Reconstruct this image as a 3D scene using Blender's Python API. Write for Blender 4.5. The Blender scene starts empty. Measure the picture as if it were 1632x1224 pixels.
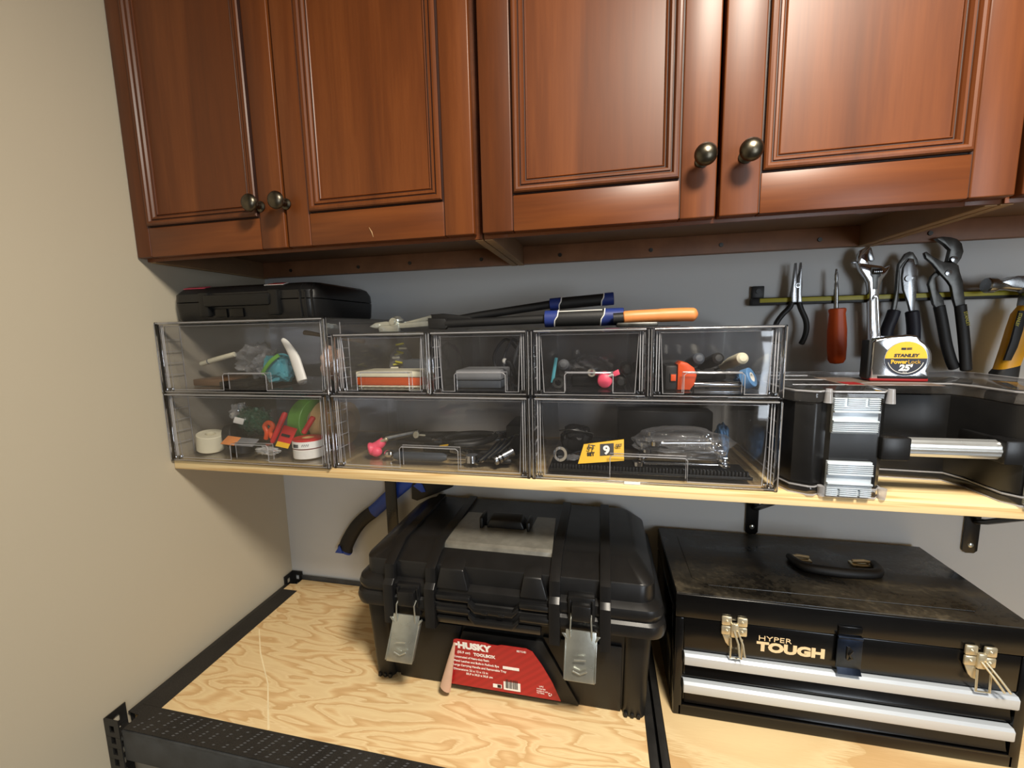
import bpy, bmesh, math, random
from mathutils import Matrix, Vector, noise
rnd = random.Random(7)
S = bpy.context.scene
COL = S.collection
PI = math.pi
# ---------------------------------------------------------------- camera model (real camera, metres)
CAM_R = Matrix(((0.9777618, -0.2096231, -0.0063222), (0.208634, 0.9692019, 0.1308416), (-0.0212999, -0.1292509, 0.9913831)))
CAM_C = Vector((0.90575, -1.00814, 0.74596))
FPX = 667.108
def at(px, py, ax, val):
    d = CAM_R @ Vector(((px-816)/FPX, 1.0, -(py-612)/FPX))
    t = (val-CAM_C[ax])/d[ax]
    return CAM_C + d*t
# ---------------------------------------------------------------- colours and materials
def lin(c):
    c = c/255.0
    return c/12.92 if c <= .04045 else ((c+.055)/1.055)**2.4
def rgb(r, g, b): return (lin(r), lin(g), lin(b), 1.0)
class NT:
    def __init__(s, name):
        s.m = bpy.data.materials.new(name); s.m.use_nodes = True
        s.t = s.m.node_tree; s.t.nodes.clear()
        s.out = s.n('ShaderNodeOutputMaterial')
    def n(s, typ, **kw):
        x = s.t.nodes.new(typ)
        for k, v in kw.items():
            if hasattr(x, k): setattr(x, k, v)
            else: x.inputs[k.replace('_', ' ')].default_value = v
        return x
    def l(s, a, b): s.t.links.new(a, b)
    def coords(s, scale=(1,1,1), rot=(0,0,0), loc=(0,0,0), kind='Object'):
        tc = s.n('ShaderNodeTexCoord'); mp = s.n('ShaderNodeMapping')
        mp.inputs['Scale'].default_value = scale; mp.inputs['Rotation'].default_value = rot; mp.inputs['Location'].default_value = loc
        s.l(tc.outputs[kind], mp.inputs['Vector']); return mp.outputs['Vector']
    def noise(s, vec, scale=5, detail=3, rough=.5, dist=0):
        x = s.n('ShaderNodeTexNoise'); x.inputs['Scale'].default_value = scale; x.inputs['Detail'].default_value = detail
        x.inputs['Roughness'].default_value = rough; x.inputs['Distortion'].default_value = dist
        if vec is not None: s.l(vec, x.inputs['Vector'])
        return x.outputs['Fac']
    def ramp(s, fac, stops, interp='LINEAR'):
        x = s.n('ShaderNodeValToRGB'); e = x.color_ramp.elements; x.color_ramp.interpolation = interp
        while len(e) < len(stops): e.new(.5)
        for i, (p, c) in enumerate(stops): e[i].position = p; e[i].color = c
        s.l(fac, x.inputs['Fac']); return x.outputs['Color']
    def bump(s, h, strength=.2, dist=.002):
        x = s.n('ShaderNodeBump'); x.inputs['Strength'].default_value = strength; x.inputs['Distance'].default_value = dist
        s.l(h, x.inputs['Height']); return x.outputs['Normal']
    def math(s, op, a, b=None):
        x = s.n('ShaderNodeMath'); x.operation = op
        for i, v in enumerate((a, b)):
            if v is None: continue
            if isinstance(v, (int, float)): x.inputs[i].default_value = v
            else: s.l(v, x.inputs[i])
        return x.outputs[0]
    def mixc(s, fac, a, b):
        x = s.n('ShaderNodeMix'); x.data_type = 'RGBA'
        if isinstance(fac, (int, float)): x.inputs[0].default_value = fac
        else: s.l(fac, x.inputs[0])
        for i, v in ((6, a), (7, b)):
            if isinstance(v, tuple): x.inputs[i].default_value = v
            else: s.l(v, x.inputs[i])
        return x.outputs[2]
    def bsdf(s, color, rough=.5, metal=0, coat=0, coat_rough=.1, spec=.5, normal=None):
        x = s.n('ShaderNodeBsdfPrincipled')
        if isinstance(color, tuple): x.inputs['Base Color'].default_value = color
        else: s.l(color, x.inputs['Base Color'])
        if isinstance(rough, (int, float)): x.inputs['Roughness'].default_value = rough
        else: s.l(rough, x.inputs['Roughness'])
        x.inputs['Metallic'].default_value = metal
        x.inputs['Coat Weight'].default_value = coat; x.inputs['Coat Roughness'].default_value = coat_rough
        x.inputs['Specular IOR Level'].default_value = spec
        if normal is not None: s.l(normal, x.inputs['Normal'])
        return x.outputs['BSDF']
    def done(s, shader): s.l(shader, s.out.inputs['Surface']); return s.m
M = {}
def plain(name, c, rough=.5, metal=0, var=.12, vscale=30, bump=0, bscale=200, coat=0, spec=.5):
    t = NT(name); v = t.coords()
    n = t.noise(v, vscale, 4, .6)
    c = rgb(*c)
    lo = tuple(x*(1-var) for x in c[:3])+(1,); hi = tuple(min(1, x*(1+var)) for x in c[:3])+(1,)
    col = t.ramp(n, [(.3, lo), (.7, hi)])
    nm = t.bump(t.noise(v, bscale, 2), bump, .001) if bump else None
    r = t.math('ADD', t.math('MULTIPLY', n, .16), rough-.08) if rough > .12 else rough
    M[name] = t.done(t.bsdf(col, r, metal, coat, .08, spec, nm)); return M[name]
def cherry(name, axis):
    t = NT(name)
    sc = (60, 60, 3) if axis == 'z' else (3, 60, 60)
    v = t.coords(sc); g = t.noise(v, 1.0, 5, .62, .6)
    v2 = t.coords((9, 9, .9) if axis == 'z' else (.9, 9, 9), loc=(.3, .1, .7)); b = t.noise(v2, 1.0, 3, .5, 1.2)
    v3 = t.coords((260, 260, 14) if axis == 'z' else (14, 260, 260)); f = t.noise(v3, 1, 2, .5)
    mix = t.math('ADD', t.math('ADD', t.math('MULTIPLY', g, .20), t.math('MULTIPLY', b, .68)), t.math('MULTIPLY', f, .12))
    col = t.ramp(mix, [(.32, rgb(78, 39, 15)), (.5, rgb(98, 50, 19)), (.66, rgb(118, 64, 27))])
    M[name] = t.done(t.bsdf(col, .42, 0, .16, .3, .35, t.bump(f, .04, .0005)))
cherry('cherry_vertical', 'z'); cherry('cherry_horizontal', 'x')
plain('dark_glaze', (48, 22, 12), .55)
plain('cabinet_underside', (136, 104, 74), .5, var=.15, vscale=14)
plain('cabinet_rail', (140, 96, 66), .5, var=.2, vscale=18)
plain('raw_edge', (176, 140, 98), .7)
def wallmat(name, c):
    t = NT(name); v = t.coords(); n = t.noise(v, 2.5, 3)
    c0 = rgb(*c); col = t.ramp(n, [(.3, tuple(x*.97 for x in c0[:3])+(1,)), (.7, c0)])
    M[name] = t.done(t.bsdf(col, .75, 0, 0, .1, .25, t.bump(t.noise(v, 160, 3, .6), .09, .001)))
wallmat('wall_paint_beige', (194, 184, 163)); wallmat('wall_paint_grey', (208, 210, 210)); wallmat('ceiling_paint', (170, 166, 158)); wallmat('wall_paint_dark', (112, 106, 98))
def floor_mat():
    t = NT('concrete_floor'); v = t.coords(); n = t.noise(v, 6, 6, .6)
    M['concrete_floor'] = t.done(t.bsdf(t.ramp(n, [(.3, rgb(92, 88, 82)), (.7, rgb(122, 118, 110))]), .6))
floor_mat()
def plywood(name, seed, sx, sy, k):
    t = NT(name)
    v = t.coords((sx, sy, 1), loc=(seed, seed*.7, 0))
    n = t.noise(v, 1.0, 2.2, .45, .35)
    band = t.math('FRACT', t.math('MULTIPLY', n, k))
    fine = t.noise(t.coords((40, 700, 40)), 1, 2)
    low = t.noise(t.coords((3, 6, 1), loc=(seed, 2, 0)), 1, 2)
    s = t.math('ADD', band, t.math('MULTIPLY', t.math('SUBTRACT', fine, .5), .35))
    col = t.ramp(s, [(.0, rgb(212, 178, 128)), (.10, rgb(238, 214, 168)), (.22, rgb(228, 200, 152)), (.55, rgb(236, 212, 164)), (.74, rgb(222, 188, 138)), (.90, rgb(210, 172, 122)), (1.0, rgb(206, 168, 116))])
    col = t.mixc(t.math('MULTIPLY', low, .3), col, rgb(232, 200, 148))
    M[name] = t.done(t.bsdf(col, .62, 0, 0, .1, .3, t.bump(fine, .12, .0006)))
plywood('plywood_swirl', 3.1, 4.6, 21, 8); plywood('plywood_plain', 8.4, 1.6, 6, 4)
def pine():
    t = NT('pine'); v = t.coords((1.3, 22, 60), loc=(0, 0, .37)); n = t.noise(v, 1, 2, .4, .3)
    band = t.math('FRACT', t.math('MULTIPLY', n, 5)); fine = t.noise(t.coords((8, 300, 300)), 1, 2)
    s = t.math('ADD', band, t.math('MULTIPLY', t.math('SUBTRACT', fine, .5), .4))
    col = t.ramp(s, [(0, rgb(214, 176, 118)), (.2, rgb(240, 212, 158)), (.7, rgb(246, 222, 172)), (1, rgb(222, 184, 126))])
    M['pine'] = t.done(t.bsdf(col, .55, 0, 0, .1, .3))
pine()
plain('pale_wood', (244, 224, 182), .6)
def clear(name, tint, ior=1.46, rough=.03, haze=0.0, bump=.03, bscale=12):
    t = NT(name)
    nm = t.bump(t.noise(t.coords(), bscale, 2), bump, .01)
    tr = t.n('ShaderNodeBsdfTransparent'); tr.inputs['Color'].default_value = tint
    gl = t.n('ShaderNodeBsdfGlossy'); gl.inputs['Roughness'].default_value = rough; t.l(nm, gl.inputs['Normal'])
    lw = t.n('ShaderNodeLayerWeight'); lw.inputs['Blend'].default_value = .5
    f0 = ((ior-1)/(ior+1))**2
    fac = t.math('ADD', f0, t.math('MULTIPLY', 1-f0, t.math('POWER', lw.outputs['Facing'], 5.0)))
    mx = t.n('ShaderNodeMixShader'); t.l(fac, mx.inputs[0]); t.l(tr.outputs[0], mx.inputs[1]); t.l(gl.outputs[0], mx.inputs[2])
    sh = mx.outputs[0]
    if haze:
        df = t.n('ShaderNodeBsdfDiffuse'); df.inputs['Color'].default_value = (.75, .75, .78, 1)
        m2 = t.n('ShaderNodeMixShader'); m2.inputs[0].default_value = haze; t.l(sh, m2.inputs[1]); t.l(df.outputs[0], m2.inputs[2]); sh = m2.outputs[0]
    M[name] = t.done(sh)
clear('clear_plastic', (.955, .955, .96, 1), 1.45, .03, .006)
clear('clear_drawer', (.965, .965, .97, 1), 1.48, .03, .006, .05, 9)
def edge_glass():
    t = NT('clear_edge'); x = t.n('ShaderNodeBsdfPrincipled'); x.inputs['Base Color'].default_value = (.90, .90, .93, 1)
    x.inputs['Roughness'].default_value = .05; x.inputs['IOR'].default_value = 1.49; x.inputs['Transmission Weight'].default_value = 1; x.inputs['Specular IOR Level'].default_value = .8
    M['clear_edge'] = t.done(x.outputs['BSDF'])
edge_glass()
clear('clear_rim', (.86, .86, .88, 1), 1.9, .12, .30, .05, 60)
clear('smoke_lid', (.62, .6, .58, 1), 1.55, .05, .02, .12, 16)
clear('crinkly_film', (.90, .91, .91, 1), 1.6, .08, .10, .8, 90)
clear('green_film', (.55, .80, .70, 1), 1.7, .08, .02, .8, 90)
plain('black_plastic', (19, 19, 19), .46, var=.15, bump=.08, bscale=500, spec=.4)
plain('black_plastic_fine', (23, 23, 24), .34, var=.12, bump=.04, bscale=700, spec=.45)
plain('black_gloss', (9, 9, 10), .22, var=.1, vscale=12, spec=.4)
plain('black_paint', (22, 22, 22), .3, var=.2, vscale=12, coat=.2)
plain('black_rubber', (22, 22, 23), .55, var=.12, bump=.15, bscale=400)
plain('navy_rubber', (28, 30, 44), .55, bump=.15, bscale=400)
plain('steel', (150, 152, 154), .28, 1, var=.14, vscale=50)
plain('chrome', (218, 220, 224), .09, 1, var=.04)
plain('zinc', (204, 208, 202), .3, .85, var=.06, vscale=70)
plain('brass_nickel', (216, 205, 176), .3, .7, var=.08, vscale=60)
plain('pewter', (94, 88, 76), .33, 1, var=.25, vscale=60)
plain('dark_steel', (92, 92, 90), .42, 1, var=.3, vscale=60)
plain('blued_steel', (62, 72, 92), .3, 1, var=.2, vscale=40)
plain('scuffed_beam', (58, 61, 64), .5, var=.45, vscale=26)
plain('rack_black', (32, 31, 30), .48, var=.3, vscale=40)
plain('silver_strip', (212, 221, 232), .36, .25, var=0)
plain('latch_grey', (206, 217, 227), .34, .25, var=0)
plain('foil', (214, 216, 218), .22, .55, var=.05)
plain('lid_reflection', (120, 104, 94), .4)
plain('aluminium', (222, 226, 228), .3, .8, var=0)
plain('grey_tape', (142, 140, 132), .34, .5, var=.16, vscale=45)
for n_, c_ in dict(red=(196, 34, 36), orange=(226, 84, 30), orange_red=(220, 88, 30), soft_orange=(222, 140, 78), yellow=(240, 188, 28), gold_yellow=(226, 164, 24), olive_yellow=(176, 168, 40),
                   blue=(44, 78, 172), navy_blue=(34, 52, 120), sky_blue=(92, 140, 190), teal=(70, 146, 160), green=(96, 154, 60), dark_green=(28, 86, 66),
                   pink=(236, 84, 112), white=(236, 234, 228), cream=(232, 226, 200), tan=(206, 172, 118), grey=(120, 122, 126), mid_grey=(86, 88, 92), slate=(70, 76, 84),
                   brown=(104, 78, 56), peach=(206, 172, 150), label_white=(246, 246, 242), ink=(20, 20, 22), pale_ink=(240, 214, 170), red_ink=(170, 36, 40), navy_label=(24, 26, 40), dark_red=(150, 22, 24)).items():
    plain(n_, c_, .45, var=.05)
def label_red():
    t = NT('red_label'); v = t.coords((1, 1, 1), rot=(0, -.9, 0)); w = t.n('ShaderNodeTexWave'); w.inputs['Scale'].default_value = 26; w.inputs['Distortion'].default_value = .6
    t.l(v, w.inputs['Vector'])
    M['red_label'] = t.done(t.bsdf(t.ramp(w.outputs['Fac'], [(.2, rgb(166, 26, 33)), (.8, rgb(178, 30, 37))]), .32, 0, 0, .1, .5))
label_red()
def dusty():
    t = NT('dusty_black_paint'); n = t.noise(t.coords((5, 9, 5)), 1, 6, .62, .8); f = t.noise(t.coords(), 140, 3)
    s = t.math('ADD', n, t.math('MULTIPLY', t.math('SUBTRACT', f, .5), .25))
    col = t.ramp(s, [(.36, rgb(16, 15, 14)), (.52, rgb(44, 40, 33)), (.68, rgb(84, 76, 61))])
    M['dusty_black_paint'] = t.done(t.bsdf(col, t.ramp(s, [(.35, (.22,)*3+(1,)), (.7, (.6,)*3+(1,))]), 0, 0, .1, .5))
dusty()
def grip_mat():
    t = NT('grip_tape'); n = t.noise(t.coords((1, 1, 1)), 420, 2); b = t.noise(t.coords(), 9, 3)
    col = t.ramp(t.math('ADD', t.math('MULTIPLY', n, .5), t.math('MULTIPLY', b, .5)), [(.35, rgb(30, 28, 26)), (.65, rgb(52, 49, 45))])
    M['grip_tape'] = t.done(t.bsdf(col, .7, 0, 0, .1, .3, t.bump(n, .4, .0006)))
grip_mat()
# ---------------------------------------------------------------- objects
WM = {}
def base(loc, rz=0, ry=0): return Matrix.Translation(loc) @ Matrix.Rotation(rz, 4, 'Z') @ Matrix.Rotation(ry, 4, 'Y')
def thing(name, label, cat, loc=(0, 0, 0), group=None, rz=0):
    o = bpy.data.objects.new(name, None); COL.objects.link(o); o.empty_display_size = .02
    m = base(loc, rz); o.matrix_world = m; WM[o.name] = m
    o['label'] = label; o['category'] = cat
    if group: o['group'] = group
    return o
def tag(o, label=None, cat=None, group=None, kind=None):
    for k, v in (('label', label), ('category', cat), ('group', group), ('kind', kind)):
        if v: o[k] = v
    return o
class MB:
    def __init__(s): s.bm = bmesh.new(); s.tf = None
    def _add(s, fn, mat):
        b = bmesh.new(); fn(b)
        for f in b.faces: f.material_index = mat
        me = bpy.data.meshes.new('tmp'); b.to_mesh(me); b.free()
        if s.tf is not None: me.transform(s.tf)
        s.bm.from_mesh(me); bpy.data.meshes.remove(me); return s
    def box(s, x0, x1, y0, y1, z0, z1, bev=0, mat=0, seg=2):
        def fn(b):
            bmesh.ops.create_cube(b, size=1)
            for v in b.verts: v.co = Vector((x0 if v.co.x < 0 else x1, y0 if v.co.y < 0 else y1, z0 if v.co.z < 0 else z1))
            if bev: bmesh.ops.bevel(b, geom=b.edges[:], offset=bev, segments=seg, affect='EDGES', profile=.5, clamp_overlap=True)
        return s._add(fn, mat)
    def hexa(s, p, bev=0, mat=0):      # 8 corners: bottom 4 then top 4, same winding
        def fn(b):
            v = [b.verts.new(q) for q in p]
            for f in ((3, 2, 1, 0), (4, 5, 6, 7), (0, 1, 5, 4), (1, 2, 6, 5), (2, 3, 7, 6), (3, 0, 4, 7)): b.faces.new([v[i] for i in f])
            bmesh.ops.recalc_face_normals(b, faces=b.faces[:])
            if bev: bmesh.ops.bevel(b, geom=b.edges[:], offset=bev, segments=2, affect='EDGES', profile=.5, clamp_overlap=True)
        return s._add(fn, mat)
    def loft(s, rings, cap=True, mat=0, closed=False):
        def fn(b):
            vs = [[b.verts.new(p) for p in r] for r in rings]; n = len(rings[0])
            m = len(vs) if closed else len(vs)-1
            for i in range(m):
                a, c = vs[i], vs[(i+1) % len(vs)]
                for j in range(n): b.faces.new((a[j], a[(j+1) % n], c[(j+1) % n], c[j]))
            if cap and not closed: b.faces.new(vs[0][::-1]); b.faces.new(vs[-1])
            bmesh.ops.recalc_face_normals(b, faces=b.faces[:])
        return s._add(fn, mat)
    def tube(s, pts, r, n=12, mat=0, closed=False, flat=1.0, up=None, cap=True):
        P = [Vector(p) for p in pts]; N = len(P); rings = []
        rr = r if isinstance(r, (list, tuple)) else [r]*N
        tang = []
        for i in range(N):
            if closed: t = P[(i+1) % N]-P[i-1]
            else: t = P[min(i+1, N-1)]-P[max(i-1, 0)]
            tang.append(t.normalized())
        u = Vector(up) if up else (Vector((0, 0, 1)) if abs(tang[0].z) < .9 else Vector((0, 1, 0)))
        for i in range(N):
            t = tang[i]; a = (u-t*u.dot(t)).normalized(); c = t.cross(a)
            if up is None: u = a
            rings.append([P[i]+a*(math.cos(q)*rr[i]*flat)+c*(math.sin(q)*rr[i]) for q in [2*PI*j/n for j in range(n)]])
        return s.loft(rings, cap, mat, closed)
    def cyl(s, p0, p1, r0, r1=None, n=24, mat=0): return s.tube([p0, p1], [r0, r0 if r1 is None else r1], n, mat)
    def lathe(s, prof, o, ax, n=32, mat=0, closed=False):   # prof: (radius, height along ax)
        o = Vector(o); ax = Vector(ax).normalized(); a = ax.orthogonal().normalized(); c = ax.cross(a)
        rings = [[o+ax*h+a*(r*math.cos(q))+c*(r*math.sin(q)) for q in [2*PI*j/n for j in range(n)]] for r, h in prof]
        return s.loft(rings, not closed, mat, closed)
    def prism(s, poly, y0, y1, bev=0, mat=0, plane='xz', seg=2):
        def fn(b):
            mk = (lambda a, c, h: (a, h, c)) if plane == 'xz' else ((lambda a, c, h: (a, c, h)) if plane == 'xy' else (lambda a, c, h: (h, a, c)))
            v0 = [b.verts.new(mk(a, c, y0)) for a, c in poly]; v1 = [b.verts.new(mk(a, c, y1)) for a, c in poly]; n = len(poly)
            f0 = b.faces.new(v0); f1 = b.faces.new(v1[::-1])
            for i in range(n): b.faces.new((v0[i], v1[i], v1[(i+1) % n], v0[(i+1) % n]))
            bmesh.ops.recalc_face_normals(b, faces=b.faces[:])
            if bev: bmesh.ops.bevel(b, geom=list(set(f0.edges[:]+f1.edges[:])), offset=bev, segments=seg, affect='EDGES', profile=.5, clamp_overlap=True)
        return s._add(fn, mat)
    def ball(s, c, r, n=20, mat=0):
        rx, ry, rz = (r, r, r) if isinstance(r, (int, float)) else r
        def fn(b):
            bmesh.ops.create_uvsphere(b, u_segments=n, v_segments=max(6, n//2), radius=1)
            for v in b.verts: v.co = Vector((c[0]+v.co.x*rx, c[1]+v.co.y*ry, c[2]+v.co.z*rz))
        return s._add(fn, mat)
    def blob(s, c, r, amp=.25, freq=3, seed=0, mat=0, sub=4, power=2.0):   # crumpled pouch
        def fn(b):
            bmesh.ops.create_icosphere(b, subdivisions=sub, radius=1)
            for v in b.verts:
                p = v.co.copy(); d = min(1, 1+amp*(noise.noise(p*freq+Vector((seed, seed*1.7, 0)))-.55)+amp*.5*(noise.noise(p*freq*2.7+Vector((0, seed, seed)))-.4))
                q = Vector([math.copysign(abs(x)**(2/power), x) for x in p])
                v.co = Vector((c[0]+q.x*r[0]*d, c[1]+q.y*r[1]*d, c[2]+q.z*r[2]*d))
        return s._add(fn, mat)
    def text(s, txt, mtx, size, bold=0, thick=.0003, sx=1, shear=0, mat=0, align='LEFT'):
        cu = bpy.data.curves.new('lettering', 'FONT'); cu.body = txt; cu.size = size; cu.offset = bold; cu.extrude = thick; cu.shear = shear; cu.align_x = align; cu.resolution_u = 3
        ob = bpy.data.objects.new('lettering', cu); COL.objects.link(ob)
        dg = bpy.context.evaluated_depsgraph_get(); dg.update()
        me = bpy.data.meshes.new_from_object(ob.evaluated_get(dg))
        bpy.data.objects.remove(ob); bpy.data.curves.remove(cu)
        me.materials.clear()
        me.transform(mtx @ Matrix.Diagonal((sx, 1, 1, 1)))
        b = bmesh.new(); b.from_mesh(me); bpy.data.meshes.remove(me)
        def fn(b2):
            m2 = bpy.data.meshes.new('t'); b.to_mesh(m2); b2.from_mesh(m2); bpy.data.meshes.remove(m2); b.free()
        return s._add(fn, mat)
    def build(s, name, mats, parent=None, local=False, sharp=.6, smooth=True):
        if not isinstance(mats, (list, tuple)): mats = [mats]
        me = bpy.data.meshes.new(name); 
        for f in s.bm.faces: f.smooth = smooth
        if smooth:
            for e in s.bm.edges:
                if len(e.link_faces) == 2 and e.calc_face_angle(0) > sharp: e.smooth = False
        s.bm.to_mesh(me); s.bm.free()
        for m in mats: me.materials.append(M[m] if isinstance(m, str) else m)
        o = bpy.data.objects.new(name, me); COL.objects.link(o)
        if parent is not None:
            o.parent = parent; w = WM[parent.name]
            if not local: me.transform(w.inverted())
            WM[o.name] = w
        else: WM[o.name] = Matrix.Identity(4)
        return o
def solo(mb, name, mats, label, cat, group=None, sharp=.6):   # a thing that is one mesh; origin moved to its base
    o = mb.build(name, mats, None, sharp=sharp); me = o.data
    xs = [v.co.x for v in me.vertices]; ys = [v.co.y for v in me.vertices]; zs = [v.co.z for v in me.vertices]
    c = Vector(((min(xs)+max(xs))/2, (min(ys)+max(ys))/2, min(zs)))
    me.transform(Matrix.Translation(-c)); o.location = c; WM[o.name] = Matrix.Translation(c)
    return tag(o, label, cat, group)
def copy_thing(src, loc, label, rz=0, group=None):
    r = src.copy(); COL.objects.link(r); r.location = loc; r.rotation_euler = (0, 0, rz); r['label'] = label
    if group: r['group'] = group
    WM[r.name] = base(loc, rz)
    for ch in list(src.children):
        c = ch.copy(); COL.objects.link(c); c.parent = r; WM[c.name] = WM[r.name]
        for g in list(ch.children):
            d = g.copy(); COL.objects.link(d); d.parent = c
    return r
def facing(x, y, z, tilt=0): return Matrix.Translation((x, y, z)) @ Matrix.Rotation(PI/2+tilt, 4, 'X')
def rrect(x0, x1, y0, y1, r, z, n=5):
    pts = []
    for cx, cy, a0 in ((x1-r, y1-r, 0), (x0+r, y1-r, PI/2), (x0+r, y0+r, PI), (x1-r, y0+r, 1.5*PI)):
        for i in range(n+1):
            a = a0+PI/2*i/n; pts.append((cx+r*math.cos(a), cy+r*math.sin(a), z))
    return pts
def arc(cx, cz, r, a0, a1, n): return [(cx+r*math.cos(a0+(a1-a0)*i/n), cz+r*math.sin(a0+(a1-a0)*i/n)) for i in range(n+1)]
def bez(p, n=10):
    P = [Vector(q) for q in p]; out = []
    for i in range(len(P)-1):
        a = P[max(i-1, 0)]; b = P[i]; c = P[i+1]; d = P[min(i+2, len(P)-1)]
        for k in range(n):
            t = k/n; out.append(.5*((2*b)+(c-a)*t+(2*a-5*b+4*c-d)*t*t+(3*b-a-3*c+d)*t**3))
    out.append(P[-1]); return out
# ================================================================= setting
ZF, ZC, XR, YN = -.86, 1.70, 3.3, -3.1
def struct(o): o['kind'] = 'structure'; return o
struct(MB().box(-.12, 0, YN-.12, .12, ZF, ZC).build('wall_left', 'wall_paint_beige'))
struct(MB().box(0, XR+.12, 0, .12, ZF, ZC).build('wall_back', 'wall_paint_grey'))
WX0, WX1, WZ0, WZ1 = 2.06, 3.20, -.05, 1.30
w = MB(); w.box(0, WX0, YN-.12, YN, ZF, ZC); w.box(WX1, XR+.12, YN-.12, YN, ZF, ZC); w.box(WX0, WX1, YN-.12, YN, ZF, WZ0); w.box(WX0, WX1, YN-.12, YN, WZ1, ZC)
struct(w.build('wall_front', 'wall_paint_dark'))
struct(MB().box(XR, XR+.12, YN, 0, ZF, ZC).build('wall_right', 'wall_paint_dark'))
struct(MB().box(-.12, XR+.12, YN-.12, .12, ZF-.1, ZF).build('floor', 'concrete_floor'))
struct(MB().box(-.12, XR+.12, YN-.12, .12, ZC, ZC+.1).build('ceiling', 'ceiling_paint'))
w = MB()
for a in (WX0, (WX0+WX1)/2-.025, WX1-.05): w.box(a, a+.05, YN-.08, YN-.03, WZ0, WZ1, .004)
for a in (WZ0, (WZ0+WZ1)/2-.025, WZ1-.05): w.box(WX0+.05, WX1-.05, YN-.08, YN-.03, a, a+.05, .004)
w = struct(w.build('window_1', 'white'))
# ================================================================= wall cabinets
CT = 1.64
def frame_sweep(mb, rx0, rx1, rz0, rz1, prof, yb):   # mitred moulding round a rectangle; prof: (inset, depth towards room, mat)
    loops = []
    for d, h, _ in prof: loops.append([(rx0+d, yb-h, rz0+d), (rx1-d, yb-h, rz0+d), (rx1-d, yb-h, rz1-d), (rx0+d, yb-h, rz1-d)])
    for k in range(len(loops)-1):
        def fn(b, A=loops[k], B=loops[k+1]):
            va = [b.verts.new(p) for p in A]; vb = [b.verts.new(p) for p in B]
            for i in range(4): b.faces.new((va[i], va[(i+1) % 4], vb[(i+1) % 4], vb[i]))
        mb._add(fn, prof[k][2])
def knob_parts(parent, x, y, z, tip=-.034):
    k = MB(); k.lathe([(.0001, 0), (.0095, 0), (.0095, .002), (.006, .004), (.0052, .012), (.0065, .017), (.013, .021), (.0152, .0245), (.0148, .028), (.0115, .032), (.006, .0342), (.0001, .035)], (x, y, z), (0, -1, 0), 32)
    o = k.build('knob', 'pewter', parent); o['label'] = 'dark pewter mushroom knob'; return o
def cabinet(x0, x1, doors, label, first):
    t = thing('wall_cabinet', label, 'cabinet', ((x0+x1)/2, -.15, .895), 'cherry wall cabinets')
    b = MB(); ZB = .897
    b.box(x0, x0+.014, -.302, -.002, ZB, CT, .0008); b.box(x1-.014, x1, -.302, -.002, ZB, CT, .0008)
    b.box(x0+.014, x1-.014, -.302, -.02, .936, .95); b.box(x0+.014, x1-.014, -.302, -.002, CT-.016, CT)
    b.box(x0+.014, x1-.014, -.012, -.002, .95, CT-.016)
    b.build('carcass', 'cabinet_underside', t)
    for q0, q1 in ((x0, x0+.0135), (x1-.0135, x1)): e = MB(); e.box(q0, q1, -.3015, -.004, ZB-.0012, ZB); e.build('side_edge', 'raw_edge', t)
    r = MB(); r.box(x0+.014, x1-.014, -.020, -.002, ZB, .936, .001)
    rr = r.build('hanging_rail', 'cabinet_rail', t)
    for q in (.14, .42, .62, .88):
        s = MB(); s.cyl((x0+(x1-x0)*q, -.0205, .915+.004*math.sin(q*40)), (x0+(x1-x0)*q, -.0225, .915+.004*math.sin(q*40)), .0045, .004, 12); s.build('screw', 'dark_steel', rr)
    f = MB(); f.box(x0, x0+.04, -.3065, -.3025, ZB, CT, .0005); f.box(x1-.04, x1, -.3065, -.3025, ZB, CT, .0005); f.box(x0+.04, x1-.04, -.3065, -.3025, ZB, .935, .0005); f.box(x0+.04, x1-.04, -.3065, -.3025, CT-.04, CT)
    f.build('face_frame', 'cherry_horizontal', t)
    for (a, c, sl, sr, kx) in doors:
        zb, zt = .902, CT-.006; yb, yf = -.307, -.325; rh = .056
        d = MB(); g = .0009
        d.box(a, a+sl-g, yf, yb, zb, zt, .0022, 0, 3); d.box(c-sr+g, c, yf, yb, zb, zt, .0022, 0, 3)
        d.box(a+sl, c-sr, yf, yb, zb, zb+rh-g, .0016, 1); d.box(a+sl, c-sr, yf, yb, zt-rh, zt, .0016, 1)
        d.box(a+sl-.003, a+sl+.003, yf+.0015, yb-.001, zb+.002, zt-.002, 0, 2); d.box(c-sr-.003, c-sr+.003, yf+.0015, yb-.001, zb+.002, zt-.002, 0, 2); d.box(a+sl, c-sr, yf+.008, yb-.001, zb+.03, zt-.03, 0, 2)     # glaze caught in the joints
        D = d.build('door', ['cherry_vertical', 'cherry_horizontal', 'dark_glaze'], t)
        m = MB(); P = [(0, -.002, 1), (.0014, -.002, 1), (.0016, .0030, 0), (.0034, .0052, 0), (.0062, .0062, 0), (.0092, .0054, 0), (.0112, .0026, 0), (.0118, .0010, 1), (.0132, .0010, 0), (.0140, .0026, 0), (.0168, .0024, 0), (.0192, -.0006, 0), (.0200, -.0030, 1), (.0212, -.0032, 0), (.0226, -.0016, 0), (.0238, -.0026, 0), (.0246, -.0052, 1), (.0256, -.0054, 0)]
        frame_sweep(m, a+sl, c-sr, zb+rh, zt-rh, P, yf+.0003)
        m.build('moulding', ['cherry_vertical', 'dark_glaze'], D, sharp=.9)
        p = MB(); q = .0235; p.box(a+sl+q, c-sr-q, yf+.0045, yf+.007, zb+rh+q, zt-rh-q)
        p.build('panel', 'cherry_vertical', D)
        knob_parts(D, kx, yf, .9765 if kx < .7 else .9805)
    return t
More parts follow.
